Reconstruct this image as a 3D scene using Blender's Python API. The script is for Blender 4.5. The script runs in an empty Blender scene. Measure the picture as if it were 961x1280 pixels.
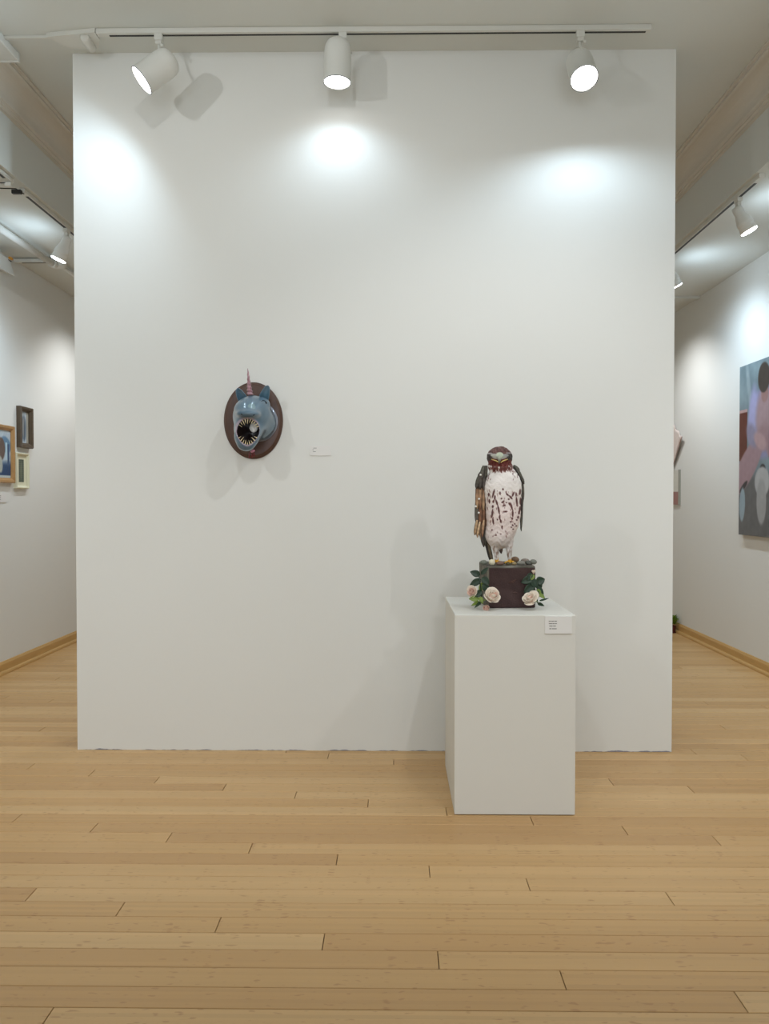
import bpy, math, random
import numpy as np
from mathutils import Vector, Matrix
random.seed(7); rng = np.random.default_rng(7)
S = bpy.context.scene
COL = S.collection

# ------------------------------------------------------------------ camera
F = 986.0; H = 1.45
yaw = math.atan(12.5/F); pit = math.atan(18/F)
fw = np.array([-math.sin(yaw)*math.cos(pit), math.cos(yaw)*math.cos(pit), -math.sin(pit)])
rt = np.array([math.cos(yaw), math.sin(yaw), 0.0]); upv = np.cross(rt, fw)
cam = bpy.data.objects.new('camera', bpy.data.cameras.new('camera')); COL.objects.link(cam)
cam.data.sensor_fit = 'VERTICAL'; cam.data.sensor_height = 24.0; cam.data.lens = 24.0*F/1280
M = Matrix(((rt[0], upv[0], -fw[0], 0), (rt[1], upv[1], -fw[1], 0), (rt[2], upv[2], -fw[2], H), (0, 0, 0, 1)))
cam.matrix_world = M; cam.data.clip_start = 0.05
S.camera = cam
# ------------------------------------------------------------------ world, exposure
S.view_settings.view_transform = 'Standard'; S.view_settings.look = 'None'
S.view_settings.exposure = 0.14; S.view_settings.gamma = 1.0; S.view_settings.use_curve_mapping = False
w = bpy.data.worlds.new('world'); S.world = w; w.use_nodes = True
w.node_tree.nodes['Background'].inputs[0].default_value = (.75, .85, 1, 1)
w.node_tree.nodes['Background'].inputs[1].default_value = 0.6

def area(name, loc, target, sx, sy, power, col):
    l = bpy.data.lights.new(name, 'AREA'); l.shape = 'RECTANGLE'; l.size = sx; l.size_y = sy
    l.energy = power; l.color = col
    o = bpy.data.objects.new(name, l); COL.objects.link(o); o.location = loc
    o.rotation_euler = (Vector(target)-Vector(loc)).to_track_quat('-Z', 'Y').to_euler(); return o
def spot(name, loc, d, ang, power, col, blend=.5, rad=.05):
    l = bpy.data.lights.new(name, 'SPOT'); l.spot_size = math.radians(ang); l.spot_blend = blend
    l.energy = power; l.color = col; l.shadow_soft_size = rad
    o = bpy.data.objects.new(name, l); COL.objects.link(o); o.location = loc
    o.rotation_euler = Vector(d).to_track_quat('-Z', 'Y').to_euler(); return o
COOL = (.66, .84, 1.0); WARM = (1.0, .95, .86); NEUT = (.95, .975, 1.0)
# added soft daylight fill, unseen, in an assumed opening behind the camera
area('rear_fill', (0.0, -3.55, 1.95), (0, 4, 1.7), 5.4, 3.1, 80, (.86, .95, 1.0))
# unseen spots placed from cast shadows; the last is added to brighten the pedestal
for p, t, pw, an in [((-.45, 1.05, 3.85), (-.6, 4.49, 1.35), 52, 90), ((-2.40, 1.45, 3.38), (-.5, 4.49, 1.75), 56, 98),
                 ((2.3, 1.3, 3.38), (1.15, 4.49, 1.0), 42, 76), ((.95, 2.1, 3.85), (.6, 4.2, 1.0), 62, 78)]:
    spot('unseen_room_spot', p, Vector(t)-Vector(p), an, pw, NEUT, .7, .035)

# ------------------------------------------------------------------ measuring helpers
CAM = np.array([0, 0, H])
def ray(px, py): return fw + rt*(px-480.5)/F - upv*(py-640)/F
def atY(px, py, Y):
    r = ray(px, py); return CAM + r*(Y/r[1])
def proj(P):
    d = np.asarray(P)-CAM; z = d@fw
    return 480.5+F*(d@rt)/z, 640-F*(d@upv)/z
YW = 4.491

# ------------------------------------------------------------------ materials
def srgb(c):
    c = np.asarray(c, float)
    if c.max() > 1.0: c = c/255.0
    return np.where(c <= .04045, c/12.92, ((c+.055)/1.055)**2.4)
def newmat(name):
    m = bpy.data.materials.new(name); m.use_nodes = True
    return m, m.node_tree, m.node_tree.nodes['Principled BSDF']
def mat(name, c, rough=.6, bump=0, bscale=80, var=0, vscale=6, metal=0, coat=0, emit=0, stretch=None):
    m, nt, b = newmat(name); N = nt.nodes; L = nt.links
    c = srgb(c); b.inputs['Roughness'].default_value = rough; b.inputs['Metallic'].default_value = metal
    b.inputs['Coat Weight'].default_value = coat
    b.inputs['Base Color'].default_value = (*c, 1)
    tc = N.new('ShaderNodeTexCoord'); mp = N.new('ShaderNodeMapping'); L.new(tc.outputs['Object'], mp.inputs[0])
    if stretch: mp.inputs['Scale'].default_value = stretch
    if var:
        n = N.new('ShaderNodeTexNoise'); n.inputs['Scale'].default_value = vscale; n.inputs['Detail'].default_value = 6
        L.new(mp.outputs[0], n.inputs[0])
        mx = N.new('ShaderNodeMix'); mx.data_type = 'RGBA'; L.new(n.outputs[0], mx.inputs[0])
        mx.inputs[6].default_value = (*(c*(1-var)), 1); mx.inputs[7].default_value = (*np.minimum(c*(1+var), 1), 1)
        L.new(mx.outputs[2], b.inputs['Base Color'])
    if bump:
        n = N.new('ShaderNodeTexNoise'); n.inputs['Scale'].default_value = bscale; n.inputs['Detail'].default_value = 4
        L.new(mp.outputs[0], n.inputs[0])
        bp = N.new('ShaderNodeBump'); bp.inputs['Strength'].default_value = bump; bp.inputs['Distance'].default_value = .004
        L.new(n.outputs[0], bp.inputs['Height']); L.new(bp.outputs[0], b.inputs['Normal'])
    if emit:
        b.inputs['Emission Color'].default_value = (*c, 1); b.inputs['Emission Strength'].default_value = emit
    return m
def vmat(name, rough=.6, coat=0, bump=0, bscale=200):
    m, nt, b = newmat(name); N = nt.nodes; L = nt.links
    a = N.new('ShaderNodeAttribute'); a.attribute_name = 'Col'; L.new(a.outputs['Color'], b.inputs['Base Color'])
    b.inputs['Roughness'].default_value = rough; b.inputs['Coat Weight'].default_value = coat; b.inputs['Coat Roughness'].default_value = .08
    if bump:
        tc = N.new('ShaderNodeTexCoord')
        n = N.new('ShaderNodeTexNoise'); n.inputs['Scale'].default_value = bscale; n.inputs['Detail'].default_value = 3
        L.new(tc.outputs['Object'], n.inputs[0])
        bp = N.new('ShaderNodeBump'); bp.inputs['Strength'].default_value = bump; bp.inputs['Distance'].default_value = .004
        L.new(n.outputs[0], bp.inputs['Height']); L.new(bp.outputs[0], b.inputs['Normal'])
    return m
M_wall = mat('painted_wall', (226, 226, 221), .75, bump=.12, bscale=22)
M_wallc = mat('painted_centre_wall', (226, 226, 221), .75, bump=.14, bscale=22)
def scuffs(m):
    nt = m.node_tree; N = nt.nodes; L = nt.links; b = N['Principled BSDF']
    g_ = N.new('ShaderNodeNewGeometry'); sx = N.new('ShaderNodeSeparateXYZ'); L.new(g_.outputs['Position'], sx.inputs[0])
    n = N.new('ShaderNodeTexNoise'); n.inputs['Scale'].default_value = 9; n.inputs['Detail'].default_value = 5; L.new(g_.outputs['Position'], n.inputs[0])
    k = N.new('ShaderNodeMath'); k.operation = 'MULTIPLY_ADD'; L.new(sx.outputs['Z'], k.inputs[0]); k.inputs[1].default_value = -26.0; L.new(n.outputs[0], k.inputs[2])
    r_ = N.new('ShaderNodeValToRGB'); r_.color_ramp.elements[0].position = .44; r_.color_ramp.elements[1].position = .52; L.new(k.outputs[0], r_.inputs[0])
    mx = N.new('ShaderNodeMix'); mx.data_type = 'RGBA'; L.new(r_.outputs[0], mx.inputs[0]); mx.inputs[6].default_value = (*srgb((226, 226, 221)), 1); mx.inputs[7].default_value = (*srgb((120, 126, 142)), 1)
    L.new(mx.outputs[2], b.inputs['Base Color'])
scuffs(M_wallc)
M_ceil = mat('painted_ceiling', (216, 218, 212), .85, bump=.06, bscale=20)
M_crown = mat('cream_moulding', (212, 206, 194), .55)
M_white = mat('white_metal', (222, 222, 216), .45)
M_track = mat('white_track', (216, 215, 207), .5)
M_black = mat('black_slot', (28, 27, 25), .5)
M_grey = mat('grey_rim', (120, 124, 130), .4)
M_lens = mat('lamp_lens', (255, 255, 255), .3, emit=9)
M_ped = mat('pedestal_paint', (219, 217, 209), .6, bump=.04, bscale=15)
M_card = mat('label_card', (228, 226, 222), .8)
M_ink = mat('label_ink', (120, 118, 116), .8)
M_base = mat('baseboard_wood', (196, 156, 96), .45, var=.14, vscale=9, stretch=(6, .6, 6))
M_under = mat('subfloor', (70, 50, 30), .9)
M_plaque = mat('plaque_wood', (76, 46, 30), .42, var=.45, vscale=7, stretch=(6, 1, 1.1), coat=.1)
M_block = mat('weathered_block', (66, 42, 38), .55, bump=.35, bscale=60, var=.35, vscale=14, stretch=(.7, 1, 2.5))
M_vgloss = vmat('glazed_ceramic', .28, .9, .05, 60)
M_vmatt = vmat('painted_clay', .75, 0, .7, 170)
M_canvas = vmat('oil_paint', .5)
M_feather = vmat('feather_paint', .65)
M_yellow = mat('yellow_feet', (214, 160, 40), .5)
M_beakY = mat('yellow_gape', (222, 200, 120), .5)
M_tooth = mat('cream_tooth', (226, 210, 168), .35)
M_pinkl = mat('pink_glaze', (196, 130, 150), .3)
M_red = mat('red_glaze', (120, 36, 42), .3)
M_bead = mat('white_bead', (236, 234, 226), .4)
M_leafD = mat('dark_green_leaf', (30, 54, 34), .45, var=.3, vscale=40)
M_leafL = mat('light_green_leaf', (118, 138, 58), .5, var=.3, vscale=40)
M_petal = mat('cream_petal', (236, 222, 204), .6, var=.05, vscale=30)
M_petalp = mat('pink_petal', (226, 190, 172), .6)
M_gold = mat('gold_frame', (176, 134, 84), .38, var=.2, vscale=30, coat=.2)
M_brownf = mat('dark_wood_frame', (84, 70, 54), .4, var=.35, vscale=30)
M_bead_inner = mat('inner_bead', (138, 104, 70), .4)
M_cream = mat('cream_frame', (222, 218, 190), .5)
M_cloth = mat('pale_cloth', (222, 208, 200), .85, var=.1, vscale=30)
M_lace = mat('brown_lace', (150, 112, 104), .85, var=.5, vscale=120)
M_pot = mat('red_brown_pot', (92, 40, 34), .5)
M_plant = mat('plant_green', (110, 134, 32), .5, var=.5, vscale=60)

def plank_material():
    m, nt, b = newmat('bamboo_plank'); N = nt.nodes; L = nt.links
    def math_(op, a, bb=None, c=None):
        n = N.new('ShaderNodeMath'); n.operation = op
        for i, v in enumerate((a, bb, c)):
            if v is None: continue
            if isinstance(v, (int, float)): n.inputs[i].default_value = v
            else: L.new(v, n.inputs[i])
        return n.outputs[0]
    oi = N.new('ShaderNodeObjectInfo'); ge = N.new('ShaderNodeNewGeometry')
    r = math_('FRACT', math_('ADD', oi.outputs['Random'], math_('MULTIPLY', ge.outputs['Random Per Island'], 1.7)))
    cr = N.new('ShaderNodeValToRGB'); L.new(r, cr.inputs[0]); e = cr.color_ramp.elements
    pal = [(0, (184, 144, 94)), (.25, (189, 149, 97)), (.5, (192, 153, 101)), (.75, (196, 158, 107)), (1, (202, 166, 116))]
    e[0].position = 0; e[0].color = (*srgb(pal[0][1]), 1); e[1].position = 1; e[1].color = (*srgb(pal[-1][1]), 1)
    for p, c in pal[1:-1]:
        x = e.new(p); x.color = (*srgb(c), 1)
    sx = N.new('ShaderNodeSeparateXYZ'); L.new(ge.outputs['Position'], sx.inputs[0])
    # glued strips across the plank
    cell = math_('FLOOR', math_('DIVIDE', sx.outputs['Y'], .0163))
    wn = N.new('ShaderNodeTexWhiteNoise'); wn.noise_dimensions = '2D'
    cb = N.new('ShaderNodeCombineXYZ'); L.new(cell, cb.inputs[0]); L.new(math_('MULTIPLY', r, 37.0), cb.inputs[1]); L.new(cb.outputs[0], wn.inputs['Vector'])
    # fine grain along X
    cv = N.new('ShaderNodeCombineXYZ'); L.new(math_('MULTIPLY', sx.outputs['X'], 3.0), cv.inputs[0])
    L.new(math_('MULTIPLY', sx.outputs['Y'], 170.0), cv.inputs[1]); L.new(math_('MULTIPLY', r, 50.0), cv.inputs[2])
    gn = N.new('ShaderNodeTexNoise'); gn.inputs['Scale'].default_value = 1; gn.inputs['Detail'].default_value = 3; L.new(cv.outputs[0], gn.inputs[0])
    # node marks (short brown blotches)
    ck = N.new('ShaderNodeCombineXYZ'); L.new(math_('MULTIPLY', sx.outputs['X'], 26.0), ck.inputs[0])
    L.new(math_('ADD', math_('MULTIPLY', sx.outputs['Y'], 61.0), math_('MULTIPLY', wn.outputs[0], 5.0)), ck.inputs[1]); L.new(math_('MULTIPLY', r, 50.0), ck.inputs[2])
    kn = N.new('ShaderNodeTexNoise'); kn.inputs['Scale'].default_value = 1; kn.inputs['Detail'].default_value = 1; L.new(ck.outputs[0], kn.inputs[0])
    kr = N.new('ShaderNodeValToRGB'); kr.color_ramp.elements[0].position = .65; kr.color_ramp.elements[1].position = .74; L.new(kn.outputs[0], kr.inputs[0])
    val = math_('ADD', math_('ADD', .92, math_('MULTIPLY', wn.outputs[0], .10)), math_('MULTIPLY', gn.outputs[0], .09))
    hs = N.new('ShaderNodeHueSaturation'); L.new(cr.outputs[0], hs.inputs['Color']); L.new(val, hs.inputs['Value'])
    mx = N.new('ShaderNodeMix'); mx.data_type = 'RGBA'; L.new(math_('MULTIPLY', kr.outputs[0], .45), mx.inputs[0])
    L.new(hs.outputs[0], mx.inputs[6]); mx.inputs[7].default_value = (*srgb((150, 104, 62)), 1)
    L.new(mx.outputs[2], b.inputs['Base Color'])
    L.new(math_('ADD', .26, math_('MULTIPLY', gn.outputs[0], .22)), b.inputs['Roughness'])
    bp = N.new('ShaderNodeBump'); bp.inputs['Strength'].default_value = .12; bp.inputs['Distance'].default_value = .001
    L.new(gn.outputs[0], bp.inputs['Height']); L.new(bp.outputs[0], b.inputs['Normal'])
    return m
M_plank = plank_material()

# ------------------------------------------------------------------ object helpers
def origin(o):
    v = np.zeros(3)
    while o is not None:
        v = v+np.array(o.location); o = o.parent
    return v
def tag(o, label=None, cat=None, group=None, kind=None):
    if label: o['label'] = label
    if cat: o['category'] = cat
    if group: o['group'] = group
    if kind: o['kind'] = kind
    return o
def mesh(name, V, Fc, m, parent=None, smooth=True, loc=None, colors=None):
    V = np.asarray(V, float)
    o_ = origin(parent) if parent is not None else np.zeros(3)
    l = np.zeros(3) if loc is None else np.asarray(loc, float)-o_
    me = bpy.data.meshes.new(name); me.from_pydata((V-o_-l).tolist(), [], [tuple(map(int, f)) for f in Fc])
    if smooth: me.polygons.foreach_set('use_smooth', [True]*len(me.polygons))
    if colors is not None:
        a = me.color_attributes.new('Col', 'FLOAT_COLOR', 'POINT')
        c = np.ones((len(V), 4)); c[:, :3] = srgb(colors); a.data.foreach_set('color', c.ravel())
    me.materials.append(m); me.update()
    o = bpy.data.objects.new(name, me); COL.objects.link(o); o.location = l
    if parent is not None: o.parent = parent
    return o
def empty(name, loc, label, cat, group=None):
    o = bpy.data.objects.new(name, None); COL.objects.link(o); o.location = loc; o.empty_display_size = .05
    return tag(o, label, cat, group)
def copy_tree(o, parent=None):
    c = o.copy(); COL.objects.link(c)
    if parent: c.parent = parent
    for ch in [x for x in bpy.data.objects if x.parent == o]: copy_tree(ch, c)
    return c
class G:   # geometry collector
    def __init__(s): s.V = []; s.F = []; s.n = 0
    def add(s, V, Fc):
        V = np.asarray(V, float); s.V.append(V); s.F += [tuple(i+s.n for i in f) for f in Fc]; s.n += len(V); return s
    def box(s, a, b, ch=0):
        (x0, y0, z0), (x1, y1, z1) = a, b
        if ch:
            V = []
            for z, i in ((z0, ch), (z0+ch, 0), (z1-ch, 0), (z1, ch)):
                V += [(x0+i, y0+i, z), (x1-i, y0+i, z), (x1-i, y1-i, z), (x0+i, y1-i, z)]
            Fc = [(3, 2, 1, 0), (12, 13, 14, 15)]
            for k in range(3):
                for j in range(4): Fc.append((4*k+j, 4*k+(j+1) % 4, 4*k+4+(j+1) % 4, 4*k+4+j))
            return s.add(V, Fc)
        return s.add([(x0, y0, z0), (x1, y0, z0), (x1, y1, z0), (x0, y1, z0), (x0, y0, z1), (x1, y0, z1), (x1, y1, z1), (x0, y1, z1)],
                     [(3, 2, 1, 0), (4, 5, 6, 7), (0, 1, 5, 4), (1, 2, 6, 5), (2, 3, 7, 6), (3, 0, 4, 7)])
    def done(s): return np.vstack(s.V), s.F
def frame_of(d):
    d = np.asarray(d, float); d = d/np.linalg.norm(d)
    a = np.array([0, 0, 1.0]) if abs(d[2]) < .9 else np.array([1.0, 0, 0])
    u = np.cross(a, d); u /= np.linalg.norm(u); return u, np.cross(d, u), d
def lathe(base, d, prof, n=32, cap=True, sx=1, sy=1):
    """prof: list of (radius, distance along d)"""
    u, v, d = frame_of(d); V = []; Fc = []
    for r, t in prof:
        for k in range(n):
            a = 2*math.pi*k/n; V.append(np.asarray(base)+d*t+(u*math.cos(a)*sx+v*math.sin(a)*sy)*r)
    for i in range(len(prof)-1):
        for k in range(n): Fc.append((i*n+k, i*n+(k+1) % n, (i+1)*n+(k+1) % n, (i+1)*n+k))
    if cap: Fc.append(tuple(range(n))[::-1]); Fc.append(tuple(range((len(prof)-1)*n, len(prof)*n)))
    return V, Fc
def tube(pts, rads, n=10):
    P = [np.asarray(p, float) for p in pts]; V = []; Fc = []
    for i, p in enumerate(P):
        d = P[min(i+1, len(P)-1)]-P[max(i-1, 0)]
        if i == 0: u, v, d0 = frame_of(d)
        else:
            d = d/np.linalg.norm(d); u = u-d*(u@d); u /= np.linalg.norm(u); v = np.cross(d, u)
        r = rads[i] if hasattr(rads, '__len__') else rads
        for k in range(n):
            a = 2*math.pi*k/n; V.append(p+(u*math.cos(a)+v*math.sin(a))*r)
    for i in range(len(P)-1):
        for k in range(n): Fc.append((i*n+k, i*n+(k+1) % n, (i+1)*n+(k+1) % n, (i+1)*n+k))
    Fc.append(tuple(range(n))[::-1]); Fc.append(tuple(range((len(P)-1)*n, len(P)*n)))
    return V, Fc
def extrude_profile(prof, a, b, axis):
    """closed 2D profile; axis 'y': prof=(x,z); axis 'x': prof=(y,z)"""
    n = len(prof); V = []
    for t in (a, b):
        for p, z in prof: V.append((p, t, z) if axis == 'y' else (t, p, z))
    Fc = [tuple(range(n)), tuple(range(n, 2*n))[::-1]]+[(i, n+i, n+(i+1) % n, (i+1) % n) for i in range(n)]
    return V, Fc
def sheet(P, t):
    """P: (a,b,3) grid of points -> thin closed sheet of thickness t"""
    P = np.asarray(P, float); a, b, _ = P.shape
    du = np.gradient(P, axis=0); dv = np.gradient(P, axis=1); N = np.cross(du, dv)
    N /= (np.linalg.norm(N, axis=2, keepdims=True)+1e-9)
    V = np.vstack([(P+N*t/2).reshape(-1, 3), (P-N*t/2).reshape(-1, 3)]); Fc = []; o = a*b
    for i in range(a-1):
        for j in range(b-1):
            q = (i*b+j, (i+1)*b+j, (i+1)*b+j+1, i*b+j+1); Fc.append(q); Fc.append(tuple(x+o for x in q[::-1]))
    ring = [i*b for i in range(a)]+[(a-1)*b+j for j in range(1, b)]+[i*b+b-1 for i in range(a-2, -1, -1)]+[j for j in range(b-2, 0, -1)]
    for k in range(len(ring)):
        x, y = ring[k], ring[(k+1) % len(ring)]; Fc.append((y, x, x+o, y+o))
    return V, Fc
def recalc(o):
    import bmesh
    b = bmesh.new(); b.from_mesh(o.data); bmesh.ops.recalc_face_normals(b, faces=b.faces); b.to_mesh(o.data); b.free(); return o

# ---- signed distance modelling
def surface_nets(f, lo, hi, h):
    lo = np.asarray(lo, float); hi = np.asarray(hi, float); n = np.ceil((hi-lo)/h).astype(int)+1
    ax = [lo[i]+np.arange(n[i])*h for i in range(3)]
    X, Y, Z = np.meshgrid(*ax, indexing='ij'); D = f(X, Y, Z)
    s = D < 0
    c = [(i, j, k) for i in (0, 1) for j in (0, 1) for k in (0, 1)]
    sub = lambda A, o: A[o[0]:n[0]-1+o[0], o[1]:n[1]-1+o[1], o[2]:n[2]-1+o[2]]
    cnt = sum(sub(s, o).astype(int) for o in c); act = (cnt > 0) & (cnt < 8)
    I = np.argwhere(act); idx = -np.ones(act.shape, int); idx[act] = np.arange(len(I))
    acc = np.zeros((len(I), 3)); num = np.zeros(len(I))
    for a in c:
        for b in c:
            if sum(b)-sum(a) == 1 and all(b[i] >= a[i] for i in range(3)):
                da = D[I[:, 0]+a[0], I[:, 1]+a[1], I[:, 2]+a[2]]; db = D[I[:, 0]+b[0], I[:, 1]+b[1], I[:, 2]+b[2]]
                m = (da < 0) != (db < 0); t = np.where(m, da/(da-db+1e-20), 0)
                p = np.array(a)[None]+t[:, None]*(np.array(b)-np.array(a))[None]
                acc[m] += p[m]; num[m] += 1
    V = lo+(I+acc/num[:, None])*h; Fc = []
    for axn in range(3):
        o1, o2 = [(1, 2), (2, 0), (0, 1)][axn]
        sl = [slice(1, n[i]-1) for i in range(3)]; sl[axn] = slice(0, n[axn]-1)
        sl2 = list(sl); sl2[axn] = slice(1, n[axn])
        A = s[tuple(sl)]; B = s[tuple(sl2)]; E = np.argwhere(A != B)
        if not len(E): continue
        off = np.array([1, 1, 1]); off[axn] = 0; g = E+off
        def q(d1, d2):
            t = g.copy(); t[:, o1] -= d1; t[:, o2] -= d2; return idx[t[:, 0], t[:, 1], t[:, 2]]
        Q = np.stack([q(1, 1), q(0, 1), q(0, 0), q(1, 0)], 1)
        fl = A[tuple(E.T)]
        Q[~fl] = Q[~fl][:, ::-1]; Fc.append(Q)
    return V, np.vstack(Fc)
def smin(a, b, k):
    h = np.clip(.5+.5*(b-a)/k, 0, 1); return b*(1-h)+a*h-k*h*(1-h)
def ell(X, Y, Z, c, r):
    p = [(A-c[i])/r[i] for i, A in enumerate((X, Y, Z))]; k0 = np.sqrt(p[0]**2+p[1]**2+p[2]**2)
    k1 = np.sqrt((p[0]/r[0])**2+(p[1]/r[1])**2+(p[2]/r[2])**2)+1e-9; return k0*(k0-1)/k1
def cone(X, Y, Z, a, b, ra, rb):
    a = np.asarray(a, float); b = np.asarray(b, float); ba = b-a; L2 = ba@ba
    t = np.clip(((X-a[0])*ba[0]+(Y-a[1])*ba[1]+(Z-a[2])*ba[2])/L2, 0, 1)
    return np.sqrt((X-a[0]-t*ba[0])**2+(Y-a[1]-t*ba[1])**2+(Z-a[2]-t*ba[2])**2)-(ra+(rb-ra)*t)
def hit(f, px, py, y0, y1):
    """first point where the sight line meets the sculpted surface"""
    r = ray(px, py); Ys = np.arange(y0, y1, .0005); P = CAM[None]+r[None]*(Ys/r[1])[:, None]
    d = f(P[:, 0], P[:, 1], P[:, 2]); k = np.argmax(d < 0); return P[k if d[k] < 0 else -1]
def noise3(P, s, seed=0):
    r = np.random.default_rng(seed); out = 0
    for i in range(5):
        k = r.normal(size=3); k = k/np.linalg.norm(k)*s*(.7+.25*i); out = out+np.sin(P@k+r.uniform(0, 6.28))/(1+.4*i)
    return out/2.5
def bez(a, b, n=16): return [a+(b-a)*i/(n-1) for i in range(n)]

# ================================================================== THE ROOM
XL, XR, YF, YB = -3.22, 3.05, -3.7, 9.4
ZC, ZA = 3.965, 3.46          # main ceiling, aisle ceilings
BL, BR = -2.376, 2.235        # faces of the two drop beams
PX0, PX1 = -1.823, 1.579      # the free standing centre wall
def st(o): o['kind'] = 'structure'; return o
st(mesh('wall_left', *G().box((XL-.12, YF, 0), (XL, YB, ZA+.01)).done(), M_wall, smooth=False))
st(mesh('wall_right', *G().box((XR, YF, 0), (XR+.12, YB, ZA+.01)).done(), M_wall, smooth=False))
st(mesh('wall_back', *G().box((XL-.12, YB, 0), (XR+.12, YB+.12, ZC+.05)).done(), M_wall, smooth=False))
st(mesh('wall_center', *G().box((PX0, YW, 0), (PX1, YW+.55, ZC+.004)).done(), M_wallc, smooth=False))
g = G()   # wall behind the camera; its opening is added for the daylight fill
g.box((XL-.12, YF-.12, 0), (-2.75, YF, ZC+.05)); g.box((2.75, YF-.12, 0), (XR+.12, YF, ZC+.05))
g.box((-2.75, YF-.12, 0), (2.75, YF, .35)); g.box((-2.75, YF-.12, 3.5), (2.75, YF, ZC+.05))
st(mesh('wall_front', *g.done(), M_wall, smooth=False))
prof = [(XL-.12, ZA), (BL, ZA), (BL, ZC), (BR, ZC), (BR, ZA), (XR+.12, ZA), (XR+.12, ZC+.2), (XL-.12, ZC+.2)]
V, Fc = extrude_profile(prof, YF-.1, YB+.1, 'y')
st(recalc(mesh('ceiling', V, Fc, M_ceil, smooth=False)))
# crown mouldings
def crown(xe, s):
    P = [(0, 0), (.185, 0), (.185, -.012), (.17, -.016), (.17, -.030), (.158, -.036)]
    for k in range(1, 9):
        a = k/9*math.pi/2; P.append((.158-.108*math.sin(a)*1.0, -.036-.10*(1-math.cos(a))))
    P += [(.05, -.138), (.046, -.146), (.034, -.150), (.034, -.160), (.020, -.166), (.020, -.176), (0, -.180)]
    return [(xe+s*x, ZC+z) for x, z in P]
st(recalc(mesh('trim_1', *extrude_profile(crown(BL, 1), YF, YB, 'y'), M_crown, smooth=False)))
st(recalc(mesh('trim_2', *extrude_profile(crown(BR, -1), YF, YB, 'y'), M_crown, smooth=False)))
st(mesh('trim_3', *G().box((BR, 7.95, ZA-.02), (XR, 8.03, ZA)).done(), M_ceil, smooth=False))
# baseboards: board with rounded top and a shoe moulding at its foot
def board(xe, s):
    P = [(0, 0), (.014, 0), (.014, .080), (.012, .088), (.008, .092), (.007, .098), (.004, .102), (0, .104)]
    return [(xe+s*x, z) for x, z in P]
def shoe(xe, s):
    P = [(.0141, 0), (.034, 0), (.034, .012), (.030, .022), (.022, .029), (.0141, .030)]
    return [(xe+s*x, z) for x, z in P]
for nm, xe, s in (('baseboard_left', XL, 1), ('baseboard_right', XR, -1)):
    b = st(recalc(mesh(nm, *extrude_profile(board(xe, s), YF, YB, 'y'), M_base, smooth=False)))
    recalc(mesh('shoe_moulding', *extrude_profile(shoe(xe, s), YF, YB, 'y'), M_base, b, smooth=False))
b = st(recalc(mesh('baseboard_back', *extrude_profile([(YB-(x-XL), z) for x, z in board(XL, 1)], XL+.035, XR-.035, 'x'), M_base, smooth=False)))

# floor and its planks
fl = st(mesh('floor', *G().box((XL-.12, YF-.12, -.10), (XR+.12, YB+.12, -.012)).done(), M_under, smooth=False))
ROW, Y0R, PL = .0975, 2.110, 2.324
J = [-.969, .9966, .507, .138, -.232, -.599, -.966, -1.328, .501, .136, -.23, -.595, -.962, -1.32, -1.707, .24, -.125, -.482, -.851, -1.22, -1.594]
def joint(k):
    if 0 <= k < len(J): return J[k]
    if k >= len(J): return J[-1]-.367*(k-len(J)+1)+(.12 if k % 7 == 3 else 0)
    return J[0]-.367*k*-1+(.1 if k % 5 == 2 else 0)
def plank_geo(x0, x1, y0, y1, z=0):
    c = .0012; g = .0013
    x0 += g; x1 -= g; y0 += g; y1 -= g
    V = [(x0, y0, -.012+z), (x1, y0, -.012+z), (x1, y1, -.012+z), (x0, y1, -.012+z), (x0, y0, -c+z), (x1, y0, -c+z), (x1, y1, -c+z), (x0, y1, -c+z),
         (x0+c, y0+c, z), (x1-c, y0+c, z), (x1-c, y1-c, z), (x0+c, y1-c, z)]
    Fc = [(8, 9, 10, 11)]
    for a in (0, 4): Fc += [(a+j, a+(j+1) % 4, a+4+(j+1) % 4, a+4+j) for j in range(4)]
    return V, Fc
full = None; stuff = G(); cnt = 0
for k in range(int((YF-Y0R)/ROW), int((YB-Y0R)/ROW)+1):
    y0 = Y0R+k*ROW; y1 = y0+ROW; j = joint(k)
    while j > XL: j -= PL
    while j < XR:
        a, b2 = max(j, XL), min(j+PL, XR); dz = rng.uniform(-.0003, 0)
        if b2-a > .02:
            if -9 <= k <= 42:
                if b2-a > PL-.001:
                    if full is None:
                        full = bpy.data.meshes.new('plank'); Vp, Fp = plank_geo(0, PL, 0, ROW); full.from_pydata(Vp, [], Fp); full.materials.append(M_plank)
                    o = bpy.data.objects.new('plank', full); COL.objects.link(o); o.parent = fl; o.location = (a, y0, dz)
                else:
                    mesh('plank', *plank_geo(a, b2, y0, y1, dz), M_plank, fl, smooth=False, loc=((a+b2)/2, y0, 0))
                cnt += 1
            else: stuff.add(*plank_geo(a, b2, y0, y1, dz))
        j += PL
o = mesh('far_planks', *stuff.done(), M_plank, fl, smooth=False); o['kind'] = 'stuff'

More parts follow.
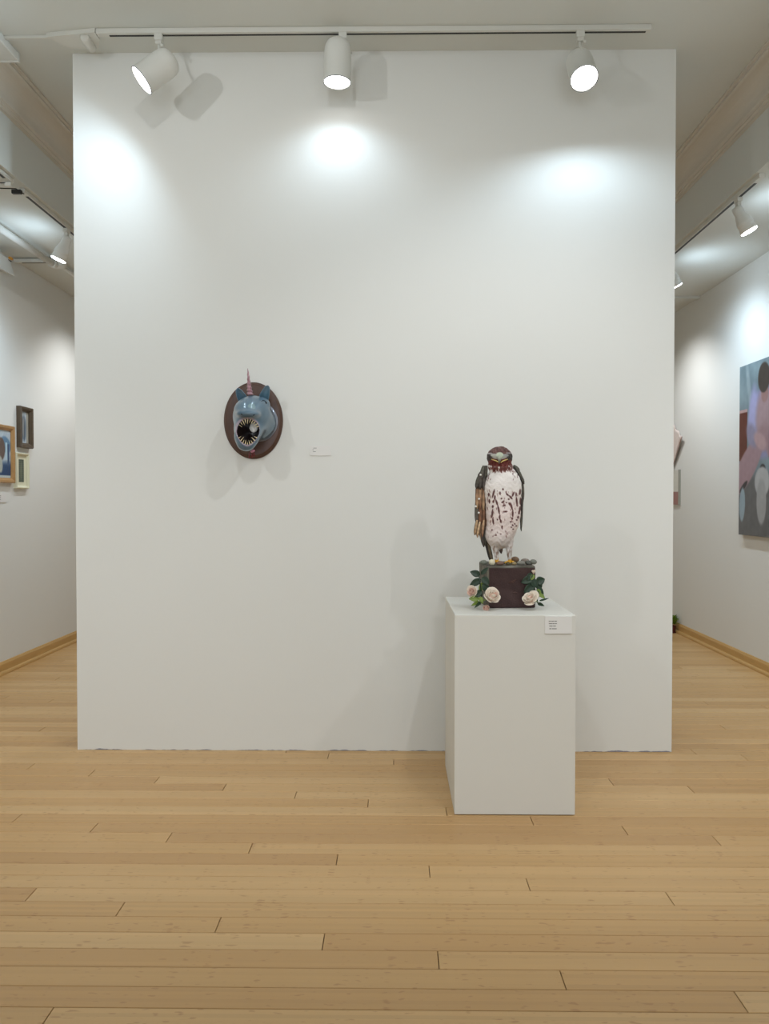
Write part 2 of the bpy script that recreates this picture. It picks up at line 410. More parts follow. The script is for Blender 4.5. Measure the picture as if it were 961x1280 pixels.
# ================================================================== TRACKS AND LAMPS
def track(name_label, a, b, zt, slots, axis, group=None):
    """rail under a ceiling at zt along x or y; slots: (from,to) of the dark groove in its underside"""
    (x0, y0), (x1, y1) = a, b; w_ = .018; h_ = .028
    if axis == 'x': A, B = (x0, y0-w_, zt-h_), (x1, y0+w_, zt)
    else: A, B = (x0-w_, y0, zt-h_), (x0+w_, y1, zt)
    e = empty('lighting_track', ((x0+x1)/2, (y0+y1)/2, zt), name_label, 'track', group)
    mesh('rail', *G().box(A, B, .002).done(), M_track, e, smooth=False)
    for s0, s1 in slots:
        if axis == 'x': mesh('slot', *G().box((s0, y0+.000, zt-h_-.0015), (s1, y0+.013, zt-h_+.004)).done(), M_black, e, smooth=False)
        else: mesh('slot', *G().box((x0-.009, s0, zt-h_-.0015), (x0+.009, s1, zt-h_+.004)).done(), M_black, e, smooth=False)
    return e
TY = 4.27
track('long white track on the main ceiling above the centre wall', (-1.60, TY), (1.365, TY), ZC, [(-1.535, 1.34)], 'x')
YT_L, YT_R = -2.42, 2.275
track('white track along the left aisle ceiling, its first stretch', (YT_L, 2.2), (YT_L, 4.98), ZA, [(2.4, 4.90)], 'y')
track('white track along the left aisle ceiling beyond the jumper cable', (YT_L, 5.13), (YT_L, 8.6), ZA, [(5.2, 8.5)], 'y')
track('white track along the right aisle ceiling that carries two small lamps', (YT_R, 4.95), (YT_R, 8.6), ZA, [(5.04, 8.5)], 'y')
track('white track along the right aisle ceiling, nearer stretch at photo edge', (YT_R, 2.2), (YT_R, 4.80), ZA, [(2.4, 4.78)], 'y')
track('short white cross track near the left wall under the aisle ceiling', (-3.19, 6.62), (-2.83, 6.62), ZA-.01, [(-3.13, -2.86)], 'x')

def can_light(label, ad, disc, n, R, L, power, ang, blend, recess=.006):
    ad = np.array(ad); disc = np.array(disc); n = np.array(n, float); n /= np.linalg.norm(n)
    e = empty('track_light', tuple(ad), label, 'lamp', 'white can lights above the centre wall')
    g = G(); g.box(ad+(-.021, -.016, -.036), ad+(.021, .016, 0), .003); g.box(ad+(-.016, -.014, -.056), ad+(.016, .014, -.036), .003)
    mesh('adapter', *g.done(), M_track, e, smooth=False)
    back = disc-n*L
    hub = disc-n*(L*.72); side = ad+(0, 0, -.05)
    u = side-hub; u = u-n*(u@n); un = np.linalg.norm(u); u = u/un if un > .02 else np.array([0, -1.0, 0])
    foot = hub+u*R*.98
    mesh('stem', *tube([side, side+(0, 0, -.025), (side+(0, 0, -.035)+foot)/2, foot, foot-u*.02], .0075, 10), M_track, e)
    mesh('knob', *lathe(side+(.014, -.01, -.012), (1, 0, 0), [(.009, 0), (.009, .012), (.006, .014)], 12), M_track, e, smooth=False)
    pr_ = [(R*.02, 0), (R*.62, .000), (R*.84, .012), (R*.96, .034), (R, .06), (R, L-.012), (R*1.02, L-.010), (R*1.02, L-.001), (R*.985, L), (R*.94, L-recess-.004), (R*.9, L-recess-.006), (.01, L-recess-.006)]
    mesh('housing', *lathe(back, n, pr_, 40), M_white, e)
    mesh('rim', *lathe(back, n, [(R*1.021, L-.004), (R*1.028, L-.003), (R*1.028, L+.0005), (R*1.0, L+.001), (R*1.0, L-.004)], 40, cap=False), M_grey, e)
    mesh('lens', *lathe(back, n, [(R*.95, L-recess), (R*.93, L-recess+.001), (R*.5, L-recess+.003), (.004, L-recess+.004)], 40), M_lens, e)
    spot('lamp_beam', disc+n*.012, n, ang, power, COOL, blend, .03)
    return e
BP = 9.5
can_light('white can light tilted down to the left, leftmost on the long track', (-1.267, TY, ZC-.026), (-1.318, 4.13, 3.62), (-.72, -.22, -.66), .074, .21, BP*2.7, 160, .7)
can_light('white can light hanging straight down, middle of the long track', (-.278, TY, ZC-.026), (-.308, TY-.005, 3.672), (-.02, -.02, -1), .072, .225, BP*.85, 150, .75)
can_light('white can light turned towards the room, right end of the long track', (.99, TY, ZC-.026), (1.0, TY-.06, 3.656), (.06, -.52, -.85), .072, .20, BP*2.4, 174, .45)

def small_light(label, ad, n, power, sc=1.0):
    ad = np.array(ad); n = np.array(n, float); n /= np.linalg.norm(n)
    e = empty('track_light', tuple(ad), label, 'lamp', 'small flared track lights in the aisles')
    g = G(); g.box(ad+(-.016, -.03, -.03), ad+(.016, .03, 0), .003); g.box(ad+(-.012, -.018, -.055), ad+(.012, .018, -.03), .003)
    mesh('adapter', *g.done(), M_track, e, smooth=False)
    piv = ad+(0, 0, -.085); tip = piv+n*.155
    mesh('stem', *tube([ad+(0, 0, -.05), piv], .011, 10), M_track, e)
    mesh('housing', *lathe(piv-n*.03, n, [(.012, 0), (.030, .004), (.034, .03), (.034, .06), (.040, .075), (.052, .115), (.055, .135), (.050, .137), (.050, .145), (.058, .18), (.052, .181), (.02, .176)], 28), M_white, e)
    mesh('lens', *lathe(tip-n*.004, n, [(.051, .0), (.055, .004), (.045, .010), (.004, .013)], 28), M_lens, e)
    spot('lamp_beam', tip+n*.03, n, 140, power, COOL, 1.0, .03)
    spot('ceiling_fill', ad+(math.copysign(.16, n[0]), 0, -.30), (math.copysign(1.1, n[0]), 0, 1), 160, power*.11, COOL, 1.0, .08)  # added up-light, set below the fixture to brighten the ceiling beside it
    return e
AP = 46
small_light('small flared track light on the right aisle track, nearer one', (YT_R, 5.29, ZA-.026), (.42, -.05, -.8), AP)
small_light('small flared track light half hidden behind the right edge of the centre wall', (YT_R, 6.62, ZA-.026), (.45, .2, -.8), AP)
small_light('small flared track light beside the left edge of the centre wall', (YT_L, 5.83, ZA-.026), (-.36, .0, -.8), AP)
# added unseen spotlights, without fixtures, to brighten the aisles
for p, d in [((YT_R, 3.2, 3.3), (.25, 0, -.9)), ((YT_L, 3.2, 3.3), (-.25, 0, -.9)), ((YT_R, 7.9, 3.3), (.2, .1, -.9)), ((YT_L, 7.6, 3.3), (-.2, .1, -.9)), ((0.2, 6.6, 3.8), (0.3, 0, -1)), ((-1.2, 6.6, 3.8), (-.3, 0, -1))]:
    spot('aisle_fill', p, d, 130, AP*1.25, NEUT, .9, .03)

# feed canopy and conduit at the left end of the long track
e = empty('track_canopy', (-1.80, TY+.02, ZC), 'white angular feed box where the long track meets its conduit', 'junction box')
Pp = [(-1.885, 4.29), (-1.605, 4.25), (-1.605, 4.32), (-1.64, 4.40), (-1.80, 4.40)]
Vc = [(x, y, z) for z in (ZC-.024, ZC) for x, y in Pp]; n6 = len(Pp)
recalc(mesh('cover', Vc, [tuple(range(n6)), tuple(range(n6, 2*n6))]+[(i, (i+1) % n6, n6+(i+1) % n6, n6+i) for i in range(n6)], M_track, e, smooth=False))
mesh('cap', *lathe((-1.67, 4.27, ZC-.036), (0, 1, 0), [(.020, 0), (.024, .004), (.024, .11), (.02, .115)], 20), M_track, e)
tag(mesh('conduit', *G().box((-2.16, 4.312, ZC-.014), (-1.862, 4.332, ZC), .002).done(), M_track, smooth=False), 'thin white conduit on the ceiling left of the feed box', 'conduit')
e = empty('ceiling_raceway', (-2.20, 4.0, ZC), 'wide white raceway box along the left crown moulding, cut by the frame', 'raceway')
mesh('cover', *G().box((-2.235, 2.6, ZC-.05), (-2.125, 4.47, ZC), .004).done(), M_white, e, smooth=False)
mesh('end_cap', *G().box((-2.238, 4.47, ZC-.053), (-2.122, 4.49, ZC), .003).done(), M_white, e, smooth=False)

# jumper cable between the two left aisle tracks
pts = [(-2.42, 4.955, 3.425), (-2.45, 4.93, 3.415), (-2.56, 4.96, 3.43), (-2.56, 5.05, 3.43), (-2.44, 5.09, 3.44), (-2.41, 5.14, 3.425)]
e = empty('jumper_cable', (-2.45, 5.0, 3.43), 'thin dark jumper cable bridging the gap in the left aisle track', 'cable')
mesh('cable', *tube(pts, .0035, 8), M_black, e)
mesh('plug', *G().box((-2.455, 5.06, 3.40), (-2.395, 5.085, 3.425), .002).done(), M_black, e, smooth=False)
mesh('plug', *G().box((-2.44, 4.94, 3.40), (-2.40, 4.965, 3.425), .002).done(), M_track, e, smooth=False)
# pipe on the left aisle ceiling
e = empty('ceiling_pipe', (-2.87, 5.5, 3.42), 'white pipe running along the left aisle ceiling into a round box', 'pipe')
mesh('pipe', *tube([(-2.885, 3.0, 3.40), (-2.865, 5.0, 3.40), (-2.85, 6.58, 3.40)], .026, 16), M_white, e)
mesh('pipe_end', *tube([(-2.845, 6.72, 3.425), (-2.84, 9.3, 3.425)], .016, 14), M_white, e)
mesh('coupling', *lathe((-2.85, 6.56, 3.40), (0, 1, 0), [(.03, 0), (.034, .01), (.034, .05), (.03, .06)], 18), M_white, e)
mesh('round_box', *lathe((-2.848, 6.68, ZA), (0, 0, -1), [(.07, 0), (.07, .05), (.062, .062), (.02, .066)], 24), M_white, e)
# floodlight at the left picture edge
e = empty('flood_lamp', (-3.12, 6.3, 3.43), 'white floodlight with wire and orange tag at the far left ceiling', 'lamp')
mesh('adapter', *G().box((-3.20, 5.6, 3.425), (-3.165, 6.34, 3.455), .002).done(), M_track, e, smooth=False)
mesh('slot', *G().box((-3.19, 5.9, 3.4235), (-3.175, 6.30, 3.4255)).done(), M_black, e, smooth=False)
mesh('bracket', *tube([(-3.16, 6.30, 3.42), (-3.15, 6.30, 3.36), (-3.12, 6.34, 3.35)], .006, 8), M_track, e)
Vf = [(-3.205, 6.17, 3.30), (-3.09, 6.17, 3.25), (-3.09, 6.42, 3.25), (-3.205, 6.42, 3.30), (-3.17, 6.22, 3.385), (-3.11, 6.22, 3.375), (-3.11, 6.37, 3.375), (-3.17, 6.37, 3.385)]
recalc(mesh('shade', Vf, [(3, 2, 1, 0), (4, 5, 6, 7), (0, 1, 5, 4), (1, 2, 6, 5), (2, 3, 7, 6), (3, 0, 4, 7)], M_white, e, smooth=False))
mesh('wire', *tube([(-3.185, 6.2, 3.42), (-3.16, 6.23, 3.39), (-3.13, 6.30, 3.375), (-3.10, 6.38, 3.36)], .004, 6), M_black, e)
mesh('orange_tag', *G().box((-3.115, 6.36, 3.375), (-3.095, 6.40, 3.395), .003).done(), mat('orange_plastic', (214, 150, 60), .5), e, smooth=False)

# ================================================================== PEDESTAL
PXa, PXb, PYa, PYb, PZ = .274, .822, 3.58, 4.235, .917
tag(mesh('pedestal', *G().box((PXa, PYa, .003), (PXb, PYb, PZ), .0025).done(), M_ped, smooth=False), 'tall plain white display pedestal standing on the wood floor before the wall', 'pedestal')
def placard(label, P0, U, Vv, Nn, lines, parent=None):
    """P0 top-left corner; U, Vv edge vectors (width right, height down); Nn outward"""
    P0, U, Vv, Nn = map(lambda a: np.array(a, float), (P0, U, Vv, Nn)); t = .006
    e = empty('placard', tuple(P0+U/2+Vv), label, 'placard')
    c = [P0, P0+U, P0+U+Vv, P0+Vv]
    recalc(mesh('card', c+[p+Nn*t for p in c], [(0, 1, 2, 3), (7, 6, 5, 4), (0, 4, 5, 1), (1, 5, 6, 2), (2, 6, 7, 3), (3, 7, 4, 0)], M_card, e, smooth=False))
    g = G()
    for v0, segs in lines:
        for s0, s1 in segs:
            q = [P0+U*s0+Vv*v0, P0+U*s1+Vv*v0, P0+U*s1+Vv*(v0+.045), P0+U*s0+Vv*(v0+.045)]
            g.add([p+Nn*(t) for p in q]+[p+Nn*(t+.0003) for p in q], [(0, 1, 2, 3), (7, 6, 5, 4), (0, 4, 5, 1), (1, 5, 6, 2), (2, 6, 7, 3), (3, 7, 4, 0)])
    recalc(mesh('print', *g.done(), M_ink, e, smooth=False))
    return e
LN = [(.26, [(.14, .22), (.235, .33), (.345, .44)]), (.40, [(.14, .26), (.275, .36), (.37, .44)]), (.54, [(.16, .28), (.30, .40)]), (.70, [(.16, .24), (.26, .43)])]
placard('small white card label on the front of the pedestal, upper right', (.682, PYa, .912), (.122, 0, 0), (0, 0, -.078), (0, -1, 0), LN)
placard('small white card label on the centre wall right of the shark head', (-.478, YW, 1.745), (.118, 0, 0), (0, 0, -.056), (0, -1, 0), [(.22, [(.14, .30)]), (.40, [(.10, .16)]), (.58, [(.12, .26)])])
placard('small white card label on the left wall under the gold framed picture', (XL, 6.33, 1.487), (0, .165, 0), (0, 0, -.075), (1, 0, 0), LN)

# ================================================================== SHARK-UNICORN HEAD ON PLAQUE
k_ = 1/F
def S3(px, py, d): return atY(px, py, YW-d)
def m_(r, d): return r*(YW-d)/F
root = empty('shark_unicorn_head', tuple(atY(317, 526, YW)), 'glazed blue shark head with pink horn and open mouth on oval wooden plaque', 'sculpture')
pc = atY(317, 526, YW); Rx, Rz = .168, .218; V = []; Fc = []; nn = 72
prf = [(1.0, 0.0), (1.0, .010), (.985, .016), (.955, .019), (.945, .026), (.925, .030), (.90, .031), (.02, .031)]
for s_, t_ in prf:
    for i in range(nn):
        a = 2*math.pi*i/nn; V.append((pc[0]+Rx*s_*math.cos(a), YW-t_, pc[2]+Rz*s_*math.sin(a)))
for i in range(len(prf)-1):
    for j in range(nn): Fc.append((i*nn+j, i*nn+(j+1) % nn, (i+1)*nn+(j+1) % nn, (i+1)*nn+j))
Fc += [tuple(range(nn))[::-1], tuple(range((len(prf)-1)*nn, len(prf)*nn))]
recalc(mesh('plaque', V, Fc, M_plaque, root))
mo = S3(309.3, 539.8, .27); mr = (m_(13.2, .27), .16, m_(15.8, .27))
def mouth_d(X, Y, Z): return ell((X-mo[0])/(1+.20*np.clip((Z-mo[2])/mr[2], -1, 1))+mo[0], Y, Z, mo, mr)
def shark(X, Y, Z):
    d = cone(X, Y, Z, S3(323, 528, .05), S3(316, 517, .13), m_(22, .05), m_(22.8, .13))
    d = smin(d, ell(X, Y, Z, S3(324, 527, .035), (m_(23.5, .03), .022, m_(25, .03))), .012)
    d = smin(d, ell(X, Y, Z, S3(311.5, 513.5, .18), (m_(18.5, .18), .085, m_(14.5, .18))), .03)
    d = smin(d, ell(X, Y, Z, S3(309.8, 517.5, .255), (m_(14.2, .26), .050, m_(5.6, .26))), .035)       # broad snout lip
    d = smin(d, cone(X, Y, Z, S3(313, 526, .13), S3(308.5, 545, .225), m_(21.5, .13), m_(16.0, .225)), .025)
    d = smin(d, ell(X, Y, Z, S3(307.5, 555, .245), (m_(10.5, .24), .035, m_(8.7, .24))), .02)            # chin
    d = smin(d, ell(X, Y, Z, S3(329, 505, .13), (m_(8, .13), .03, m_(7, .13))), .02)                     # brow
    d = d+.0016*noise3(np.stack([X, Y, Z], -1), 60, 3)
    mouth = mouth_d(X, Y, Z)
    return -smin(-d, mouth, .004)
lo = pc+(-.16, -.36, -.20); hi = pc+(.16, -.005, .19)
V, Fc = surface_nets(shark, lo, hi, .0042)
keep = V[:, 1] < YW-.028
px, py = proj(V.T[:, :].T) if False else (480.5+F*((V-CAM)@rt)/((V-CAM)@fw), 640-F*((V-CAM)@upv)/((V-CAM)@fw))
n1 = noise3(V, 38, 1)[:, None]; n2 = noise3(V, 90, 2)[:, None]
base_c = np.array([84, 111, 129.0]); C_ = base_c+n1*np.array([16, 15, 14])+n2*np.array([9, 8, 7])
C_ = np.where(n1+n2*.5 > .9, np.array([128, 154, 160.]), C_)
dm = mouth_d(V[:, 0], V[:, 1], V[:, 2])
qm = ((px-309.3)/(13.2*(1+.2*np.clip((539.8-py)/15.8, -1, 1))))**2+((py-539.8)/15.8)**2
rim_ = np.clip((1.42-qm)/.2, 0, 1)[:, None]*(V[:, 1] < YW-.17)[:, None]
C_ = C_*(1-.75*rim_)+np.array([186, 158, 170.])*.75*rim_
ins = (dm < .0015)
C_[ins] = np.array([44, 32, 30.])
dn = ell(V[:, 0], V[:, 1], V[:, 2], S3(324, 527, .035), (m_(23.5, .03), .022, m_(25, .03)))
edge_ = (V[:, 1] > YW-.048)[:, None]; C_ = np.where(edge_, C_*.5+np.array([178, 160, 168.])*.5, C_)
body = mesh('head', V, Fc, M_vgloss, root, colors=np.clip(C_, 5, 255))
# ears
def ear(tip, bl, br, d0, d1, hollow_dx):
    a = (np.array(bl)+np.array(br))/2; A = S3(a[0], a[1], d0); T = S3(tip[0], tip[1], d1); R0 = m_(np.linalg.norm(np.array(bl)-np.array(br))/2, d0)
    u = T-A; L = np.linalg.norm(u); u /= L; side = S3(br[0], br[1], d0)-S3(bl[0], bl[1], d0); side -= u*(side@u); side /= np.linalg.norm(side); nrm = np.cross(side, u)
    if nrm[1] > 0: nrm = -nrm
    P = np.zeros((12, 11, 3))
    for i in range(12):
        t = i/11; wd = R0*(1.05*(1-t)**.55*(1+.35*t)) if t < 1 else 0
        for j in range(11):
            s_ = -1+2*j/10; P[i, j] = A-u*.012+u*(L+.012)*t+side*wd*s_+nrm*(-(1-abs(s_)**2)*wd*.55+.006*math.sin(t*3))
    return sheet(P, .004)
for args in [((296.2, 485.2), (297.5, 500), (307, 493.5), .12, .145, 1), ((335.2, 481.5), (324.5, 494), (335.5, 499.5), .12, .14, -1)]:
    V, Fc = ear(*args)
    cc = np.tile(np.array([84, 116, 134.]), (len(V), 1))+noise3(V, 120, 5)[:, None]*14
    recalc(mesh('ear', V, Fc, M_vgloss, root, colors=cc))
# horn with a spiral ridge
hb = [S3(312.8, 493.5, .16), S3(311.6, 484, .165), S3(310.6, 474, .17), S3(309.6, 460.5, .17)]
P = [hb[0]+(hb[1]-hb[0])*t*3 if t < 1/3 else (hb[1]+(hb[2]-hb[1])*(t*3-1) if t < 2/3 else hb[2]+(hb[3]-hb[2])*(t*3-2)) for t in np.linspace(0, 1, 48)]
V, Fc = tube(P, [m_(3.4*(1-t)**.8+.25, .17) for t in np.linspace(0, 1, 48)], 16); V = np.array(V)
for i in range(48):
    for j in range(16): V[i*16+j] += (V[i*16+j]-P[i])*.18*math.sin(j/16*2*math.pi+i*.9)
cc = np.array([160, 116, 126.])+noise3(V, 300, 4)[:, None]*26
mesh('horn', V, Fc, M_vgloss, root, colors=np.clip(cc, 0, 255))
# eyes: a closed dark lid line with a glossy bead, one each side of the head
for ex, ey in ((330.5, 503.0),):
    h0 = hit(shark, ex, ey, 4.0, YW); g = G()
    lid = [hit(shark, ex+dx, ey+dy, 4.0, YW) for dx, dy in ((-4, -1.2), (-2, -2.4), (0, -2), (2, -.6), (3.6, 1.6))]
    mesh('eyelid', *tube(lid, [.001, .0028, .0032, .003, .001], 8), mat('dark_glaze', (34, 38, 46), .2), root)
    mesh('eye', *lathe(hit(shark, ex+1.6, ey+.8, 4.0, YW)+(0, -.004, 0), (0, 1, 0), [(.001, 0), (.0045, .002), (.006, .006), (.004, .010), (.001, .011)], 12), bpy.data.materials['dark_glaze'], root)
for nx, ny in ((302.2, 517.6), (317.0, 518.6)):
    h0 = hit(shark, nx, ny, 4.0, YW)
    mesh('nostril', *lathe(h0+(0, -.0008, 0), (0, 1, 0), [(.0005, 0), (.0035, .0004), (.0042, .002), (.0005, .004)], 12, sx=1.3), bpy.data.materials['dark_glaze'], root)
# teeth round the mouth rim
def tooth(th, ln, wd):
    out = hit(shark, 309.5+13.2*(1+.2*math.sin(th))*1.06*math.cos(th), 539.8-15.8*1.03*math.sin(th), 4.0, YW)
    inn = atY(309.3+13.2*(1+.2*math.sin(th))*(1.0-ln/14)*math.cos(th), 539.8-15.8*(1-ln/15)*math.sin(th), out[1]-.002)
    b0 = out+(0, .004, 0)+(out-inn)/np.linalg.norm(out-inn)*.0005
    V, Fc = lathe(b0, inn-b0, [(wd, 0), (wd*.9, .004), (wd*.5, np.linalg.norm(inn-b0)*.65), (.0004, np.linalg.norm(inn-b0))], 8)
    mesh('tooth', V, Fc, M_tooth, root)
for th, ln in zip(np.radians([26, 40, 54, 66, 78, 90, 102, 114, 127, 142]), [3.5, 5, 4, 5.5, 4.5, 6, 5, 6.5, 5, 6]): tooth(th, ln, .0030)
for th, ln in zip(np.radians([208, 223, 238, 253, 268, 284, 300, 317, 333]), [3.5, 6.5, 4, 5, 3.5, 5, 4, 6, 3.5]): tooth(th, ln, .0030)
# pale lump inside the mouth, pink drop below the chin and red drips on the plaque
ic = S3(317.0, 534.5, .185)
tag(mesh('mouth_lump', *surface_nets(lambda X, Y, Z: ell(X, Y, Z, ic, (m_(5.3, .15), .012, m_(6.3, .15)))+.0006*np.sin(X*300)*np.sin(Z*260), ic-.05, ic+.05, .003), M_card, root), 'pale lump inside the mouth')
c0 = S3(316.5, 563.5, .06)
tag(mesh('drop', *surface_nets(lambda X, Y, Z: smin(ell(X, Y, Z, c0, (.010, .010, .007)), ell(X, Y, Z, c0+(-.008, .004, -.005), (.008, .022, .006)), .006), c0-.05, c0+.05, .0025), M_pinkl, root), 'pink drop')
for dx, L_ in ((-4.5, 8), (-1, 7), (1.5, 6)):
    a = atY(316+dx, 565, YW-.032); b_ = atY(316+dx, 565+L_, YW-.031)
    mesh('drip', *tube([a, (a+b_)/2+(0, -.001, 0), b_], [.002, .0035, .004], 8), M_red, root)

# ================================================================== WOODEN BLOCK, PEBBLES
ang = math.radians(3.7)
BW, BD, BH = .240, .27, .205
bo = np.array([.447, 3.80, PZ]); bu = np.array([math.cos(ang)*BW, math.sin(ang)*BW*.3, 0]); bd = np.array([-math.sin(ang)*BD, math.cos(ang)*BD, 0])
root = empty('wooden_block', tuple(bo+bu/2+bd/2), 'dark reddish brown weathered wooden block standing on the pedestal', 'block')
V = []; Fc = []; NB = 14
def blockpt(s, t, z):
    p = bo+bu*s+bd*t+np.array([0, 0, z*BH]); c = bo+bu/2+bd/2+np.array([0, 0, BH/2])
    return p
def blk(X, Y, Z):
    c = bo+bu/2+bd/2+np.array([0, 0, BH/2]); ux = bu/np.linalg.norm(bu); uy = bd/np.linalg.norm(bd)
    x = (X-c[0])*ux[0]+(Y-c[1])*ux[1]; y = (X-c[0])*uy[0]+(Y-c[1])*uy[1]; z = Z-c[2]
    r = .006; qx = np.abs(x)-np.linalg.norm(bu)/2+r; qy = np.abs(y)-BD/2+r; qz = np.abs(z)-BH/2+r
    d = np.sqrt(np.maximum(qx, 0)**2+np.maximum(qy, 0)**2+np.maximum(qz, 0)**2)+np.minimum(np.maximum(qx, np.maximum(qy, qz)), 0)-r
    return d+.0012*noise3(np.stack([X, Y, Z], -1), 90, 11)
V, Fc = surface_nets(blk, bo+(-.06, -.02, -.012), bo+(.27, .32, BH+.02), .0048)
V[:, 2] = np.maximum(V[:, 2], PZ+.0005)
px_ = 480.5+F*((V-CAM)@rt)/((V-CAM)@fw)
C_ = np.array([62, 40, 37.])+noise3(V*np.array([.5, 1, 2.2]), 45, 8)[:, None]*9+noise3(V, 140, 9)[:, None]*6
lf = ((V-bo)@(bu/np.linalg.norm(bu)) < .006)[:, None]; C_ = np.where(lf, np.array([104, 98, 84.])+noise3(V, 80, 12)[:, None]*22, C_)
tp = (V[:, 2] > PZ+BH-.009)[:, None]; C_ = np.where(tp, np.array([96, 92, 82.])+noise3(V, 90, 13)[:, None]*26, C_)
mesh('block_body', V, Fc, M_vmatt, root, colors=np.clip(C_, 8, 255))
BT = PZ+BH
# shallow carved leaf on the block's front
def relief(pts, w_, nm):
    P = [bo+bu*s+np.array([0, -.0015, z*BH]) for s, z in pts]
    mesh(nm, *tube(P, w_, 6), mat('worn_edge', (92, 62, 52), .6) if 'worn_edge' not in bpy.data.materials else bpy.data.materials['worn_edge'], root)
relief([(.42, .60), (.50, .63), (.58, .68), (.52, .60), (.44, .58)], [.0008, .0025, .0015, .002, .0008], 'carved_leaf')
relief([(.50, .36), (.56, .38), (.62, .36)], [.0008, .002, .0008], 'carved_leaf')

def pebble(px, py, Y, r, c, label=None, sq=(1, .9, .7), seed=0, zc=None):
    p = atY(px, py, Y); p[2] = BT+r*sq[2]*.86
    V, Fc = surface_nets(lambda X, Yy, Z: ell(X, Yy, Z, p, (r*sq[0], r*sq[1], r*sq[2]))+.0009*noise3(np.stack([X, Yy, Z], -1), 130, seed), p-r*1.5, p+r*1.5, r/7)
    V[:, 2] = np.maximum(V[:, 2], BT+.0004)
    name = 'pebble'
    o = mesh(name, V, Fc, mat('pebble_stone_%d' % seed, c, .6, var=.2, vscale=60))
    return tag(o, label, 'pebble', 'pebbles on top of the wooden block')
peb = [(604.5, 706.5, 3.845, .018, (112, 116, 104), 'grey green pebble at the left corner of the block top'),
       (614.8, 705.3, 3.835, .0165, (226, 218, 190), 'large round cream pebble on the front edge of the block top'),
       (625.0, 706.5, 3.835, .017, (122, 96, 82), 'flat brown pebble right of the cream pebble'),
       (635.0, 707, 3.828, .011, (78, 72, 48), 'small dark olive pebble in front of the right foot'),
       (642.5, 706.5, 3.835, .012, (146, 128, 92), 'small tan pebble just right of the olive pebble'),
       (643.5, 702.0, 3.98, .022, (112, 86, 62), 'brown peaked pebble behind the right foot'),
       (651.0, 706.0, 3.84, .018, (128, 126, 116), 'flat grey pebble at the middle right front of the block top'),
       (656.0, 703.5, 3.97, .019, (132, 120, 108), 'wide flat grey brown pebble at the back right'),
       (660.5, 707.0, 3.85, .0155, (86, 86, 78), 'dark grey pebble next to the front right corner'),
       (666.5, 707.0, 3.88, .018, (120, 122, 112), 'round grey pebble at the right corner of the block top')]
for i, (a, b_, c_, r_, col, lb) in enumerate(peb):
    pebble(a, b_, c_, r_, col, lb, sq=((1.15, .9, .62) if 'flat' in lb else (.95, .9, .95) if 'cream' in lb else (1, .9, .75)), seed=20+i)

# ================================================================== HAWK
HY = 3.905
def h3(px, py, dy=0): return atY(px, py, HY+dy)
mh = HY/F
root = empty('hawk_sculpture', (h3(627, 700)[0], HY, BT), 'white and brown speckled hawk sculpture standing upright on the wooden block', 'sculpture')
def hawk(X, Y, Z):
    d = ell(X, Y, Z, h3(624.4, 571.5, -.02), (mh*15.8, .066, mh*13.2))
    d = smin(d, ell(X, Y, Z, h3(624.8, 583, -.01), (mh*15.2, .062, mh*9)), .012)
    b_ = ell(X, Y, Z, h3(628.5, 612, 0), (mh*23.2, .083, mh*31))
    b_ = smin(b_, ell(X, Y, Z, h3(628.8, 641, .005), (mh*21.6, .085, mh*34)), .03)
    b_ = smin(b_, ell(X, Y, Z, h3(623.5, 668, .01), (mh*17.3, .07, mh*18)), .03)
    d = smin(d, b_, .014)
    for (x0, x1) in ((618.5, 620.5), (636.0, 636.8)):
        l = cone(X, Y, Z, h3(x0, 677, 0), h3(x1, 698, 0), mh*5.5, mh*2.3)
        d = smin(d, l, .012)
    P = np.stack([X, Y, Z], -1)
    return d+.0013*noise3(P*np.array([1, 1, .5]), 170, 6)+.0008*np.sin(Z*260+3*np.sin(X*110))
V, Fc = surface_nets(hawk, h3(627, 640)+(-.16, -.12, -.31), h3(627, 640)+(.16, .12, .37), .0030)
V[:, 2] = np.maximum(V[:, 2], BT+.004)
rel = V-CAM; PX = 480.5+F*(rel@rt)/(rel@fw); PY = 640-F*(rel@upv)/(rel@fw)
C_ = np.array([238, 231, 226.])+noise3(V, 130, 14)[:, None]*7
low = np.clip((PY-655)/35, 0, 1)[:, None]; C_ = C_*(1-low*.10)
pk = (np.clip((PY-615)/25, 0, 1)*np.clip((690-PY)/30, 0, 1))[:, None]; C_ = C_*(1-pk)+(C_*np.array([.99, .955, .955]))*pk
front = V[:, 1] < HY+.02
def dash(x, y, ln, wd, slant=0, col=(84, 44, 42), al=.92):
    global C_
    ca, sa = math.cos(slant), math.sin(slant); dx = PX-x; dy = PY-y
    u_ = dx*ca+dy*sa; v_ = -dx*sa+dy*ca
    v_ = v_; q = (u_/wd)**2+(v_/(ln/2))**2; a = np.clip((1.25-q)/.5, 0, 1)[:, None]*front[:, None]*al
    C_ = C_*(1-a)+np.array(col, float)*a
def f2(x, y): return 550+x/6.006, 540+y/6.006
